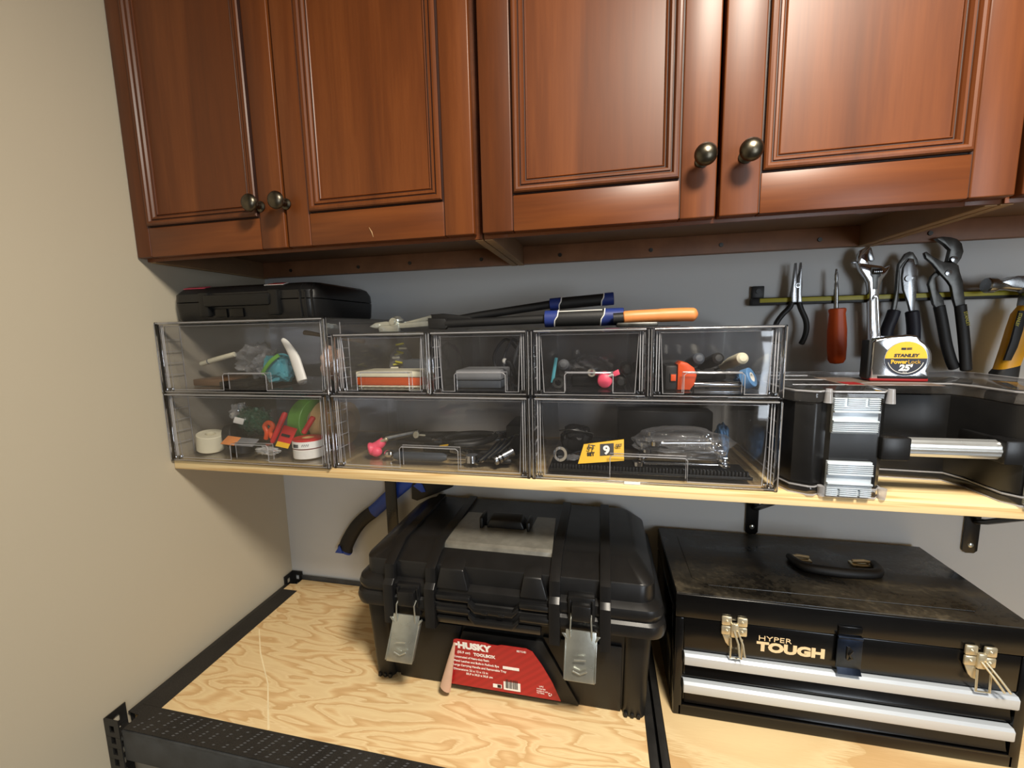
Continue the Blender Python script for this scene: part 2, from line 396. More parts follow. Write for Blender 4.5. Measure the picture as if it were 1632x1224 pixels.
cabinet(.003, .7085, [(.003, .3450, .036, .052, .2985), (.3505, .7000, .047, .051, .3525)], 'left cherry wall cabinet in the room corner, scratch on its right door', 1)
cabinet(.7115, 1.4195, [(.7140, 1.0655, .052, .050, 1.0445), (1.0705, 1.4200, .053, .050, 1.1020)], 'middle cherry wall cabinet with two bright knobs above the clear drawers', 0)
cabinet(1.4235, 2.1300, [(1.4275, 1.7765, .05, .05, 1.755), (1.7815, 2.126, .05, .05, 1.803)], 'right cherry wall cabinet, only its underside showing above the hammer', 0)
scr = MB(); scr.tube([(.512, -.3253, .9255), (.5165, -.3253, .9175), (.519, -.3253, .909)], [.0004, .0011, .0004], 6)
scr.build('scratch', 'raw_edge', [o for o in bpy.data.objects if o.name.startswith('door') and o.type == 'MESH'][1])['label'] = 'pale scratch in the wood'
# ================================================================= shelf and its brackets
ZS = .4815
sh = MB(); sh.box(.002, 2.05, -.305, -.001, .4622, ZS, .0015)
solo(sh, 'shelf_board', 'pine', 'pale pine shelf board under the clear drawers', 'shelf')
def bracket(x, zb, label, wd=.0265, off=0, strut=True):
    t = thing('shelf_bracket', label, 'bracket', (x, -.01, zb), 'black steel shelf brackets')
    b = MB(); b.prism([(x-wd/2, .4618), (x-wd/2, zb+.006), (x-wd*.28, zb), (x+wd*.28, zb), (x+wd/2, zb+.006), (x+wd/2, .4618)], -.005-off, -.001-off, .0008)
    if off: b.box(x-wd/2, x+wd/2, -off-.001, -.0005, .40, .46)
    b.build('wall_plate', 'black_paint', t)
    b = MB(); b.box(x-wd/2, x+wd/2, -.25, -.005-off, .4572, .4618, .0008); b.build('arm', 'black_paint', t)
    if strut: b = MB(); b.tube([(x+.003, -.0055, .3315), (x+.003, -.03, .3420), (x+.003, -.10, .3830), (x+.003, -.215, .4575)], .0055, 10); b.build('strut', 'black_paint', t)
    s = MB(); s.ball((x, -.005-off, zb+.018), (.0055, .0025, .0055), 12); s.build('screw', 'zinc', t)
bracket(.3590, .150, 'black shelf bracket upright standing behind the plastic toolbox, left end of shelf', .0320, .030, False)
bracket(1.2445, .267, 'short black shelf bracket ending above the steel toolbox handle')
bracket(1.661, .261, 'black shelf bracket with visible strut and screw, right of the steel toolbox')
# ================================================================= steel racks and plywood decks
ZB = .025
def rack(x0, x1, label, tape):
    t = thing('steel_rack', label, 'shelving unit', ((x0+x1)/2, -.25, ZF), 'black boltless steel racks')
    ya, yb = -.494, -.003
    for (px, sx) in ((x0, 1), (x1, -1)):
        for (py, sy) in ((ya, 1), (yb, -1)):
            zt = ZB+.020 if tape else ZB-.002
            p = MB()
            def plate(u0, u1, ax, zt=zt, px=px, py=py, sx=sx, sy=sy):
                # slotted angle post: each flange built around its holes
                hw = .0055
                def bx(a0, a1, z0, z1):
                    if a1-a0 < 1e-4 or z1-z0 < 1e-4: return
                    if ax == 'x': xs = sorted((px+sx*a0, px+sx*a1)); p.box(xs[0], xs[1], min(py, py+sy*.002), max(py, py+sy*.002), z0, z1)
                    else: ys = sorted((py+sy*a0, py+sy*a1)); p.box(min(px, px+sx*.002), max(px, px+sx*.002), ys[0], ys[1], z0, z1)
                bx(u0, u1, ZF, zt-.20); mid = (u0+u1)/2; z = zt-.20
                for k in range(8):
                    bx(u0, u1, z, z+.009); bx(u0, mid-hw, z+.009, z+.023); bx(mid+hw, u1, z+.009, z+.023); z += .0235
                bx(u0, u1, z-.0005, zt)
            plate(0, .034, 'x'); plate(.002, .036, 'y')
            p.build('post', 'rack_black', t)
    def beam(a, b_, c, d, nm, mat, lip=0):
        m = MB(); m.box(a, b_, c, d, ZB-.062, ZB-.0165 + lip, .001); return m.build(nm, mat, t)
    def lbeam(nm, mat, vx, hx):
        m = MB(); m.box(*vx, .001); m.box(*hx, .0008); return m.build(nm, mat, t)
    zt = ZB-.0008
    lbeam('front_beam', 'scuffed_beam', (x0+.037, x1-.037, ya+.002, ya+.005, ZB-.062, zt-.002), (x0+.036, x1-.036, ya+.002, ya+.0085, zt-.003, zt))
    beam(x0+.036, x1-.036, yb-.0065, yb-.0025, 'back_beam', 'scuffed_beam', .028)
    for q0, q1, h0, h1 in ((x0+.003, x0+.006, x0+.003, x0+.0160), (x1-.006, x1-.003, x1-.0145, x1)): lbeam('side_beam', 'rack_black', (q0, q1, ya+.04, yb-.04, ZB-.062, zt-.002), (h0, h1, ya+.037, yb-.037, zt-.003, zt))
    m = MB(); m.box(x0+.0065, x1-.0065, ya+.0065, ya+.03, ZB-.0185, ZB-.0165); m.box(x0+.0065, x1-.0065, yb-.03, yb-.0065, ZB-.0185, ZB-.0165)
    m.build('support_lip', 'rack_black', t)
rack(.0035, 1.0030, 'left black steel rack carrying the plastic toolbox, slotted corner posts', True)
rack(1.0045, 2.0, 'right black steel rack under the steel toolbox', False)
t = thing('plywood_board', 'plywood deck with black grip tape edges under the plastic toolbox', 'board', (.5, -.25, ZB-.0155))
b = MB(); b.prism([(.042, -.0115), (.042, -.034), (.0203, -.036), (.0203, -.455), (.042, -.459), (.042, -.4848), (.955, -.4848), (.955, -.459), (.9875, -.455), (.9875, -.036), (.955, -.034), (.955, -.0115)], ZB-.0155, ZB, .0006, 0, 'xy')
pm = MB(); pm.tube([(.0823, -.2158, ZB), (.1457, -.2801, ZB), (.2301, -.3511, ZB), (.2700, -.3950, ZB), (.3100, -.4380, ZB)], [.0010, .0014, .0012, .0016, .0018], 8, flat=.12, up=(0, 0, 1))
DK_ = b.build('deck', 'plywood_swirl', t)
pm.build('pale_scratch', 'pale_wood', DK_)['label'] = 'pale scratch line across the plywood'
g = MB(); g.box(.0205, .066, -.4395, -.0635, ZB, ZB+.0009); g.build('grip_tape', 'grip_tape', t)
g = MB(); g.prism([(.0195, -.440), (.95, -.440), (.95, -.4890), (.0400, -.4890), (.0385, -.4605), (.0175, -.4590)], ZB, ZB+.0009, 0, 0, 'xy')
GT = g.build('grip_tape', 'grip_tape', t)
g = MB()       # worn grey print across the front tape
for i in range(40):
    x = .07+i*.0222; 
    for k in range(9):
        if rnd.random() < .16: continue
        u = k/8; px_ = x-.012+.022*u; py_ = -.482+.036*u
        wv = .0026+.0016*rnd.random()
        g.hexa([(px_-wv, py_-.0008, ZB+.0009), (px_+wv*.2, py_-.0012, ZB+.0009), (px_+wv, py_+.0008, ZB+.0009), (px_-wv*.2, py_+.0012, ZB+.0009)]+[(px_-wv, py_-.0008, ZB+.0012), (px_+wv*.2, py_-.0012, ZB+.0012), (px_+wv, py_+.0008, ZB+.0012), (px_-wv*.2, py_+.0012, ZB+.0012)])
g.build('worn_print', 'mid_grey', GT)['label'] = 'rows of worn grey print'
b = MB(); b.prism([(1.0212, -.041), (1.043, -.041), (1.043, -.0115), (1.955, -.0115), (1.955, -.4848), (1.043, -.4848), (1.043, -.456), (1.0212, -.456)], ZB-.0155, ZB, .0006, 0, 'xy')
solo(b, 'plywood_board', 'plywood_plain', 'plain plywood deck in front of the steel toolbox', 'board')
# ================================================================= moulded plastic toolbox (left)
TX0, TX1 = .436, .993
LX0 = .447
t = thing('plastic_toolbox', 'large black plastic toolbox with red paper label, on the plywood', 'toolbox', (.72, -.16, ZB))
b = MB()
b.loft([rrect(TX0+.014, TX1-.012, -.276, -.030, .020, ZB+.004), rrect(TX0+.012, TX1-.010, -.279, -.026, .022, .06), rrect(TX0+.003, TX1-.004, -.290, -.018, .022, .19), rrect(TX0+.002, TX1-.003, -.291, -.017, .022, .214)])
for sx in (0, 1):      # fluted corner columns ending in feet
    for sy in (0, 1):
        rings = []
        for z, e in ((ZB+.0005, -.002), (ZB+.003, 0), (.12, .004), (.195, .008), (.205, .006)):
            x0 = TX0+.006-e if sx == 0 else TX1-.046-.0*e; x1 = TX0+.046 if sx == 0 else TX1-.004+e
            y0 = -.289-e*.9 if sy == 0 else -.06; y1 = -.25 if sy == 0 else -.018+e*.5
            rings.append(rrect(x0, x1, y0, y1, .014, z))
        b.loft(rings)
        for k in range(3):
            x = (TX0+.016+k*.0115) if sx == 0 else (TX1-.040+k*.0115)
            if sy == 0: b.box(x-.0035, x+.0035, -.2915, -.28, ZB+.0005, ZB+.010, .002)
b.hexa([(.60, -.2865, .030), (.868, -.2865, .030), (.868, -.270, .030), (.60, -.270, .030), (.642, -.2965, .162), (.800, -.2965, .162), (.800, -.28, .162), (.642, -.28, .162)], .002)   # raised trapezium behind the label
b.hexa([(.495, -.2815, .028), (.60, -.2815, .028), (.60, -.27, .028), (.495, -.27, .028), (.495, -.2935, .17), (.64, -.2935, .17), (.64, -.28, .17), (.495, -.28, .17)], .002)
b.hexa([(.868, -.2815, .028), (.945, -.2815, .028), (.945, -.27, .028), (.868, -.27, .028), (.80, -.2935, .17), (.945, -.2935, .17), (.945, -.28, .17), (.80, -.28, .17)], .002)
b.build('body', 'black_plastic', t)
L_ = MB()
def lr(d, z, r=.03): return rrect(LX0-.010-d, TX1+.010+d*1.0, -.302-d, -.012+min(d, .006), r, z, 6)
L_.loft([lr(.006, .205), lr(.015, .210), lr(.017, .222), lr(.015, .232), lr(.010, .236), lr(.011, .240), lr(.0135, .250), lr(.011, .259), lr(.005, .263), lr(-.001, .266), lr(-.002, .296, .028), lr(-.004, .299, .027), rrect(LX0+.022, TX1-.018, -.250, -.024, .03, .3175, 6), rrect(LX0+.030, TX1-.026, -.240, -.03, .026, .3195, 6)])
for (a, c) in ((.4925, .513), (.5775, .598), (.8155, .8355), (.9045, .924)):   # straps that wrap over the lid
    pr = [(-.333, .170), (-.321, .164), (-.312, .30), (-.253, .3235), (-.03, .3235), (-.03, .318), (-.24, .316), (-.30, .29)]
    pr = [(-.306, .176), (-.3255, .182), (-.3255, .262), (-.316, .270), (-.314, .298), (-.256, .3255), (-.028, .3255), (-.028, .315), (-.24, .315), (-.300, .285)]
    L_.prism(pr, a, c, .0015, 0, 'yz')
for (a, c) in ((.600, .664), (.762, .813)):   # raised corner lumps either side of the middle dip
    L_.hexa([(a, -.3185, .262), (c, -.3185, .262), (c, -.29, .262), (a, -.29, .262), (a+.006, -.3085, .297), (c-.012, -.3085, .297), (c-.012, -.25, .315), (a+.006, -.25, .315)], .0025)
    for z in (.222, .246): L_.box(a-.002, c+.004, -.3225, -.30, z-.006, z+.006, .004)
for z, dz in ((.232, 0), (.208, 0)):
    L_.prism([(.664, z+.014), (.676, z+.002), (.748, z+.002), (.760, z+.014), (.760, z+.004), (.748, z-.009), (.676, z-.009), (.664, z+.004)], -.3245, -.3, .0015)
L_.box(.690, .702, -.3262, -.32, .2235, .2285, .001); L_.box(.722, .734, -.3262, -.32, .2235, .2285, .001)
L_.hexa([(.600, -.3185, .192), (.80, -.3185, .192), (.80, -.29, .192), (.600, -.29, .192), (.600, -.3215, .206), (.80, -.3215, .206), (.80, -.29, .206), (.600, -.29, .206)], .002)
LID = L_.build('lid', 'black_plastic_fine', t)
h = MB()       # grey faced tray with the folding grip
zt = .319
h.prism([(.590, -.252), (.815, -.252), (.807, -.115), (.765, -.115), (.760, -.175), (.648, -.175), (.640, -.115), (.602, -.115)], zt, zt+.0045, .001, 0, 'xy')
h.prism([(-.252, zt+.0045), (-.2590, zt+.001), (-.2640, zt-.0150), (-.252, zt-.0150)], .590, .815, .0008, 0, 'yz')
HP = h.build('handle_plate', 'grey_tape', LID); HP['label'] = 'scuffed grey handle surround'
h = MB(); h.box(.655, .756, -.168, -.118, zt, zt+.002, 0)
h.hexa([(.664, -.185, zt+.004), (.748, -.185, zt+.004), (.748, -.140, zt+.004), (.664, -.140, zt+.004), (.672, -.182, zt+.022), (.740, -.182, zt+.022), (.740, -.15, zt+.026), (.672, -.15, zt+.026)], .003)
h.box(.650, .658, -.19, -.15, zt+.003, zt+.028, .003); h.box(.753, .760, -.19, -.15, zt+.003, zt+.024, .003)
h.build('grip', 'black_plastic_fine', LID)
def toolbox_latch(cx, ztop, zbot, ww, skew, lbl):
    m = MB()
    y0 = -.330; y1 = -.348
    m.hexa([(cx-ww/2-skew, y1, zbot), (cx+ww/2-skew, y1, zbot), (cx+ww/2-skew, y1+.003, zbot), (cx-ww/2-skew, y1+.003, zbot), (cx-ww/2, y0, ztop), (cx+ww/2, y0, ztop), (cx+ww/2, y0+.003, ztop), (cx-ww/2, y0+.003, ztop)], .0012)
    for s in (-1, 1):
        x = cx+s*ww/2
        m.hexa([(x-skew-.0012, y1-.002, zbot+.004), (x-skew+.0012, y1-.002, zbot+.004), (x-skew+.0012, y1+.008, zbot+.004), (x-skew-.0012, y1+.008, zbot+.004), (x-.0012, y0-.002, ztop-.012), (x+.0012, y0-.002, ztop-.012), (x+.0012, y0+.01, ztop-.012), (x-.0012, y0+.01, ztop-.012)], .0006)
        m.hexa([(cx+s*(ww/2-.004)-.0012, y0-.0035, ztop-.02), (cx+s*(ww/2-.004)+.0012, y0-.0035, ztop-.02), (cx+s*(ww/2-.004)+.0012, y0, ztop-.02), (cx+s*(ww/2-.004)-.0012, y0, ztop-.02), (cx+s*(ww/2+.004)-.003, y0-.003, ztop-.006), (cx+s*(ww/2+.004)+.003, y0-.003, ztop-.006), (cx+s*(ww/2+.004)+.003, y0, ztop-.006), (cx+s*(ww/2+.004)-.003, y0, ztop-.006)], .0008)
    zz = zbot+(ztop-zbot)*.25
    m.tube([(cx-.012-skew*.7, y1-.0005, zz), (cx-skew*.7, y1-.0015, zz-.004), (cx+.012-skew*.7, y1-.0005, zz+.002)], .0013, 8); m.tube([(cx-.010-skew*.5, y1+.001, zz+.02), (cx+.010-skew*.5, y1+.001, zz+.022)], .0012, 8)
    P_ = m.build('latch', 'zinc', t); P_['label'] = lbl
    w = MB()
    hw = ww/2-.008
    w.tube([(cx-hw, y0-.0015, ztop-.016), (cx-hw, y0-.003, ztop+.004), (cx-hw+.001, y0-.002, ztop+.022), (cx-hw+.001, -.322, ztop+.026)], .0014, 8)
    w.tube([(cx+hw, y0-.0015, ztop-.016), (cx+hw, y0-.003, ztop+.004), (cx+hw-.001, y0-.002, ztop+.022), (cx+hw-.001, -.322, ztop+.026)], .0014, 8)
    w.tube([(cx-hw+.001, -.322, ztop+.026), (cx+hw-.001, -.322, ztop+.026)], .0014, 8)
    w.build('wire_bail', 'zinc', P_)
    k = MB(); k.box(cx-.017, cx+.017, -.330, -.312, ztop+.016, ztop+.046, .003); k.box(cx-.022, cx-.018, -.322, -.312, ztop+.012, ztop+.05, .001); k.box(cx+.018, cx+.022, -.322, -.312, ztop+.012, ztop+.05, .001)
    k.box(cx-.024, cx+.024, -.318, -.30, ztop-.01, ztop+.055, .003)
    k.build('latch_hook', 'black_plastic_fine', LID)
toolbox_latch(.542, .207, .119, .054, .012, 'pale zinc latch hanging open')
toolbox_latch(.873, .220, .136, .053, .002, 'yellowish zinc latch')
# red paper label on the sloping front face
SL = (.2965-.2865)/.132
def face_y(z): return -.2975-(z-.030)*SL-.0002
lb = MB()
pts = [(.627, .1505), (.632, .1525), (.690, .1525), (.700, .1500), (.7150, .1500), (.722, .1525), (.770, .1525), (.782, .1475), (.800, .120), (.8185, .085), (.834, .046), (.60, .046), (.612, .085)]
lb.loft([[(x, face_y(z)-.0006, z) for x, z in pts], [(x, face_y(z)+.0002, z) for x, z in pts]])
LB = lb.build('paper_label', 'red_label', t, smooth=False); LB['label'] = 'red paper label with white print, left edge peeling'
tl = MB(); tilt = -math.atan(SL)
def lt(txt, x, z, size, bold=0, sx=1, al='LEFT'): tl.text(txt, facing(x, face_y(z)-.0008, z, math.atan(SL)), size, bold, .0002, sx, 0, 0, al)
lt('HUSKY', .6345, .1335, .0185, .0011, 1.12); tl.ball((.6315, face_y(.139)-.001, .1405), (.0028, .0006, .0028), 10)
lt('(55.9 cm)', .6325, .1215, .0070, .0001); lt('TOOLBOX', .6660, .1200, .0088, .0004)
for i, s in enumerate(('Constructed of Heavy-duty Resin', 'Metal Latches and Built-in Padlock Eye', 'Large Carrying Handle and Removable Tray')): lt(s, .6255-i*.0012, .1105-i*.0095, .0064, .0001, (.82, .92, .94)[i])
lt('Dimensions: 22 x 12 x 12 in', .6225, .0815, .0062, .0001, 1.0); lt('55,9 x 30,5 x 30,5 cm', .6480, .0735, .0062, .0001)
lt('502 712 021', .752, .1425, .0052, .0001, .7)
tl.box(.7020, .7195, face_y(.057)-.001, face_y(.057), .0540, .0620)
lt('UPC', .793, .071, .0045); lt('IMPORTED', .788, .0655, .0036); lt('MADE IN USA', .788, .0605, .0036); lt('TX 75062', .788, .0560, .0036)
for k in range(3):
    a = PI/2+k*2*PI/3; c = Vector((.8135, face_y(.057)-.0008, .0575))
    tl.tube([c+Vector((.0028*math.cos(a+q), 0, .0028*math.sin(a+q))) for q in (0, .5, 1.0, 1.5)], .0008, 6)
tl.build('white_print', 'label_white', LB, smooth=False)
bc = MB(); bc.box(.7235, .7565, face_y(.062)-.0013, face_y(.062)-.0004, .0535, .0815); bc.box(.7235, .7555, face_y(.108)-.001, face_y(.108)-.0004, .1005, .1060)
BCD = bc.build('barcode_patch', 'label_white', LB); 
bc = MB(); x = .7275; 
while x < .7525:
    wv = rnd.choice((.0006, .0010, .0016)); bc.box(x, x+wv, face_y(.062)-.0017, face_y(.062)-.0012, .0575, .0790); x += wv+rnd.choice((.0007, .0012))
bc.box(.711, .7180, face_y(.057)-.0014, face_y(.057)-.0009, .0550, .0610)
bc.build('barcode', 'ink', BCD)
pf = MB()      # curled, peeling left edge showing its white back
rings = []
for k in range(9):
    u = k/8; z = .1445-.0995*u; x0 = .6300-.022*u; rr_ = .0015+.0062*u**.8; cx = x0-.001; cy = face_y(z)-rr_-.001
    rings.append([(cx+rr_*1.35*math.cos(q), cy+rr_*math.sin(q)-.004*u, z-.006*math.cos(q)*u) for q in [-PI*.5+2*PI*j/12 for j in range(12)]])
pf.loft(rings)
pf.build('peeled_flap', 'peach', LB)['label'] = 'curled pale back of the peeling label'
# ================================================================= steel toolbox (right)
HX0, HX1, HY0, HY1, HZ = 1.0395, 1.5665, -.265, -.014, .2725
t = thing('steel_toolbox', 'black steel toolbox with two drawers and pale lettering', 'toolbox', ((HX0+HX1)/2, (HY0+HY1)/2, ZB))
b = MB(); sw = .0155
b.box(HX0, HX1, HY0+.03, HY1, ZB, .218, .003); b.box(HX0, HX0+sw, HY0, HY0+.04, ZB, .2225, .0025); b.box(HX1-sw, HX1, HY0, HY0+.04, ZB, .2225, .0025)
b.box(HX0+sw, HX1-sw, HY0+.001, HY0+.04, .1595, .2225, .002); b.box(HX0+sw*.5, HX1-sw*.5, HY0, HY0+.04, ZB, .0475, .0025); b.box(HX0+sw, HX1-sw, HY0+.006, HY0+.04, .101, .1055, .001)
b.box(HX0+sw, HX1-sw, HY0-.0005, HY0+.01, .0445, .0485, .0015)
b.build('body', 'black_gloss', t)
l = MB(); l.box(HX0-.0006, HX1+.0006, HY0-.001, HY1+.001, .2238, .269, .0022, 0, 3); l.prism([(HX0+.001, HY0+.0005), (HX1-.001, HY0+.0005), (HX1-.001, HY1), (HX0+.001, HY1)], .2675, .2715, .0012, 1, 'xy')
l.prism([(1.075, -.215), (1.100, -.235), (1.505, -.235), (1.530, -.215), (1.530, -.055), (1.505, -.035), (1.100, -.035), (1.075, -.055)], .2712, .2732, .0018, 1, 'xy')
LD = l.build('lid', ['black_gloss', 'dusty_black_paint'], t)
hd = MB(); hc = (1.352, -.122)
hd.tube(bez([(1.278, -.115, .280), (1.283, -.140, .280), (1.300, -.158, .281), (1.352, -.166, .282), (1.404, -.158, .281), (1.421, -.140, .280), (1.426, -.115, .280)], 8), [.0055+.0035*math.sin(PI*i/48)**.6 for i in range(49)], 14)
HN = hd.build('handle', 'black_rubber', LD)
for s in (-1, 1):
    hd = MB(); x = hc[0]+s*.052; hd.box(x-.017, x+.017, -.124, -.106, .273, .2765, .0012); hd.tube([(x-.014, -.115, .2795), (x+s*.006, -.115, .2815), (x+.014, -.115, .2795)], .0034, 10); hd.tube([(hc[0]+s*.040, -.115, .280), (hc[0]+s*.076, -.115, .280)], .0026, 8)
    hd.build('handle_loop', 'brass_nickel', LD)
for k, (za, zb) in enumerate(((.1338, .1558), (.0775, .0995))):
    d = MB(); lo = .1055 if k == 0 else .0485
    d.box(HX0+sw+.0015, HX1-sw-.0015, HY0+.005, HY0+.03, lo+.001, za+.004, .0012)
    d.prism([(HY0+.004, za), (HY0+.012, za), (HY0+.012, lo+.012), (HY0+.002, lo+.004), (HY0-.001, lo+.006), (HY0+.001, lo+.011)], HX0+sw+.004, HX1-sw-.004, .0005, 0, 'yz')
    D = d.build('drawer', 'black_gloss', t)
    s = MB(); s.prism([(HY0-.0055, za), (HY0-.0075, za+.003), (HY0-.0075, zb-.004), (HY0-.0035, zb), (HY0+.006, zb), (HY0+.006, za), ], HX0+sw+.001, HX1-sw-.001, .0006, 0, 'yz')
    s.build('pull_strip', 'silver_strip', D)['label'] = 'full width silver pull'
    if k == 0:
        s = MB()
        for i in range(9):
            x = 1.0705+i*.0036
            s.hexa([(x, HY0+.0042, .1165), (x+.0028, HY0+.0042, .1165), (x+.0028, HY0+.0048, .1165), (x, HY0+.0048, .1165), (x+.001, HY0+.0042, .1265-.002*(i % 3)), (x+.0036, HY0+.0042, .1255), (x+.0036, HY0+.0048, .1255), (x+.001, HY0+.0048, .1265)])
        for z in (.1175, .1215, .1252): s.box(1.069, 1.1035, HY0+.0041, HY0+.0047, z, z+.0016)
        s.build('worn_sticker', 'red_ink', D)['label'] = 'worn red sticker remnant'
def draw_latch(cx, zc, open_):
    m = MB(); y = HY0-.001
    for s in (-1, 1):
        for (z, hh) in ((zc+.026, .0085), (zc+.008, .0085)):
            m.box(cx+s*.0125-.0085, cx+s*.0125+.0085, y-.0045, y, z-hh, z+hh, .0022); m.ball((cx+s*.0125, y-.0045, z), (.0035, .002, .0035), 10)
    m.prism([(cx-.020, zc+.002), (cx-.004, zc+.002), (cx-.002, zc-.024), (cx-.008, zc-.022), (cx-.013, zc-.016)], y-.003, y, .0008)
    m.box(cx-.006, cx+.006, y-.008, y-.001, zc-.002, zc+.024, .002)
    T_ = m.build('draw_latch', 'brass_nickel', t)
    w = MB(); a = .008 if not open_ else .012
    w.tube([(cx-.009+a*.4, y-.006, zc-.004), (cx-.009+a*.4, y-.008, zc-.040), (cx+.009+a*.4, y-.008, zc-.040), (cx+.009+a*.4, y-.006, zc-.004)], .0016, 8)
    dx = .024 if open_ else .006
    w.tube([(cx-.002, y-.008, zc+.012), (cx+dx*.4+.002, y-.014, zc-.008), (cx+dx, y-.019, zc-.028)], .0018, 8); w.tube([(cx+.004, y-.008, zc+.012), (cx+dx*.4+.009, y-.014, zc-.008), (cx+dx+.008, y-.019, zc-.028)], .0018, 8)
    w.build('wire_loop', 'brass_nickel', T_)
draw_latch(1.1365, .203, False); draw_latch(1.4935, .201, True)
h = MB(); h.box(1.2965, 1.3315, HY0-.004, HY0-.0005, .2235, .243, .001)
hp = h.build('hasp_plate', 'black_gloss', LD)
h = MB(); h.box(1.2950, 1.3320, HY0-.0062, HY0-.0038, .168, .2235, .0011)
h.prism([(HY0-.0062, .170), (HY0-.0038, .170), (HY0-.010, .161), (HY0-.0125, .162)], 1.2960, 1.3310, .0005, 0, 'yz')
h.tube([(1.2955, HY0-.005, .2245), (1.3315, HY0-.005, .2245)], .0028, 10)
hp = h.build('hasp', 'blued_steel', t)
h = MB(); h.box(1.3085, 1.3135, HY0-.0085, HY0-.006, .186, .210, .001); h.tube([(1.311, HY0-.007, .209), (1.316, HY0-.010, .204), (1.311, HY0-.010, .197), (1.316, HY0-.010, .191), (1.311, HY0-.007, .185)], .0016, 8)
h.build('staple', 'black_paint', hp)
tx = MB(); yt = HY0+.0006
tx.text('HYPER', facing(1.1765, yt, .1962), .0128, -.0001, .0004, 1.42); tx.text('TOUGH', facing(1.1760, yt, .1770), .0225, .0012, .0004, 1.30)
o = tx.build('lettering', 'pale_ink', t, smooth=False); o['label'] = 'pale gold lettering'
# ================================================================= double sided organizer case on the right of the shelf
t = thing('organizer_case', 'black organizer case with clear lids and silver latches on the shelf', 'tool case', (1.40, -.16, ZS))
OX0, OX1, Z0, Z1 = 1.1885, 1.607, ZS, .644
zm0, zm1 = .4975, .626
def plan(x0, x1, yb, yf, e=0):
    bl, br = 1.3205+e, 1.4735-e
    P = [(x1-.02, yb), (x1, yb-.02), (x1, yf+.03)] + [(x1-.03+.03*math.cos(a), yf+.03+.03*math.sin(a)) for a in (-PI*.17, -PI*.33)] + [(x1-.035, yf)]
    P += [(br+.012, yf), (br, yf+.014), (br-.004, yf+.07), (br-.016, -.207+e), (bl+.030, -.200+e), (bl+.006, -.212+e), (bl, yf+.014), (bl-.012, yf), (1.2450, yf), (1.2400, yf+.005), (1.2330, yf+.005), (1.2260, yf), (x0+.03, yf), (x0+.008, yf+.012), (x0, yf+.035), (x0, yb-.02), (x0+.02, yb)]
    return P
b = MB(); b.prism(plan(OX0+.003, OX1-.003, -.024, -.303), zm0, zm1, .002, 0, 'xy')
b.build('core', 'black_plastic_fine', t)
def clear_lid(z0, z1, zi, nm):
    m = MB(); P = plan(OX0, OX1, -.020, -.306)
    m.prism(P, z0, z1, .003, 0, 'xy'); return m.build(nm, 'smoke_lid', t)
l1 = clear_lid(zm1+.0004, Z1, 0, 'lid'); l2 = clear_lid(Z0, zm0-.0004, 0, 'bottom_lid')
m = MB()
for z in (Z1, zm0-.002, Z0+.0008): 
    pp = plan(OX0, OX1, -.020, -.3065); m.tube([(x, y, z) for x, y in pp], .0014, 6, closed=True)
for zz in (Z1-.004,):
    for k in range(3): m.tube([(OX0+.03, -.09-k*.07, Z1+.0004), (1.30-.0*k, -.09-k*.07, Z1+.0004)], .001, 6)
for (x, r) in ((1.238, .006), (1.318, .006)): m.cyl((x, -.3045, zm1+.001), (x, -.3045, Z1+.004), r, r*.7, 14); m.cyl((x, -.3045, zm0), (x, -.3045, Z0), r, r*.8, 14)
m.build('lid_rim', 'clear_rim', t)
tr = MB()
for k in range(4): tr.box(OX0+.02+k*.09, OX0+.10+k*.09, -.185, -.035, zm1-.001, zm1+.0003)
def latch(x0, x1, z0, z1, flip):
    m = MB(); y = -.3070; hgt = z1-z0
    m.box(x0, x1, y-.003, y+.003, z0, z1, .001)
    fl = (lambda u: z0+hgt*u) if not flip else (lambda u: z1-hgt*u)
    def band(u0, u1, d):
        a, c = sorted((fl(u0), fl(u1))); m.box(x0, x1, y-.003-d, y-.002, a, c, min(.0007, (c-a)*.35))
    for k in range(5): band(.06+k*.055, .06+k*.055+.034, .003)
    band(.335, .385, .0045); band(.60, .66, .0050)
    for k in range(2): band(.69+k*.055, .69+k*.055+.034, .003)
    w3 = (x1-x0)
    for (a, c) in ((0, .25), (.30, .70), (.75, 1)):
        for u in (.80, .855, .91, .965): q0, q1 = sorted((fl(u), fl(u+.036))); m.box(x0+w3*a, x0+w3*c, y-.006, y+.001, q0, q1, .0005)
    return m.build('latch', 'latch_grey', t)
latch(1.2425, 1.3015, .5815, .635, False)['label'] = 'silver upper latch'; latch(1.2405, 1.3000, .4850, .5385, True)['label'] = 'silver lower latch'
latch(1.4885, 1.5475, .5815, .635, False)['label'] = 'silver upper latch right of the handle'; latch(1.4885, 1.5475, .4850, .5385, True)['label'] = 'silver lower latch right of the handle'
for q in ((1.309, 1.3465, 1.3105, 1.330), (1.4575, 1.494, 1.464, 1.482)):
    h = MB(); h.box(q[0], q[1], -.3105, -.276, .5425, .5775, .003); h.box(q[2], q[3], -.29, -.20, .545, .575, .003); h.build('handle_mount', 'black_plastic_fine', t)
h = MB(); pr = []
for k in range(72):
    a = 2*PI*k/72; r = .0140*(1+.035*math.cos(12*a)); pr.append((-.294+r*math.sin(a)*.95, .5605+r*math.cos(a)))
h.prism(pr, 1.3465, 1.4575, .0006, 0, 'yz'); o = h.build('handle_grip', 'aluminium', t, sharp=.35); o['label'] = 'ribbed silver handle'
s = MB(); s.box(1.295, 1.43, -.235, -.125, Z1, Z1+.0006); s.build('sticker', 'lid_reflection', t)['label'] = 'painted pale reflection streak on the clear lid'  # thin dull sheet paints a faint reflection streak on the lid
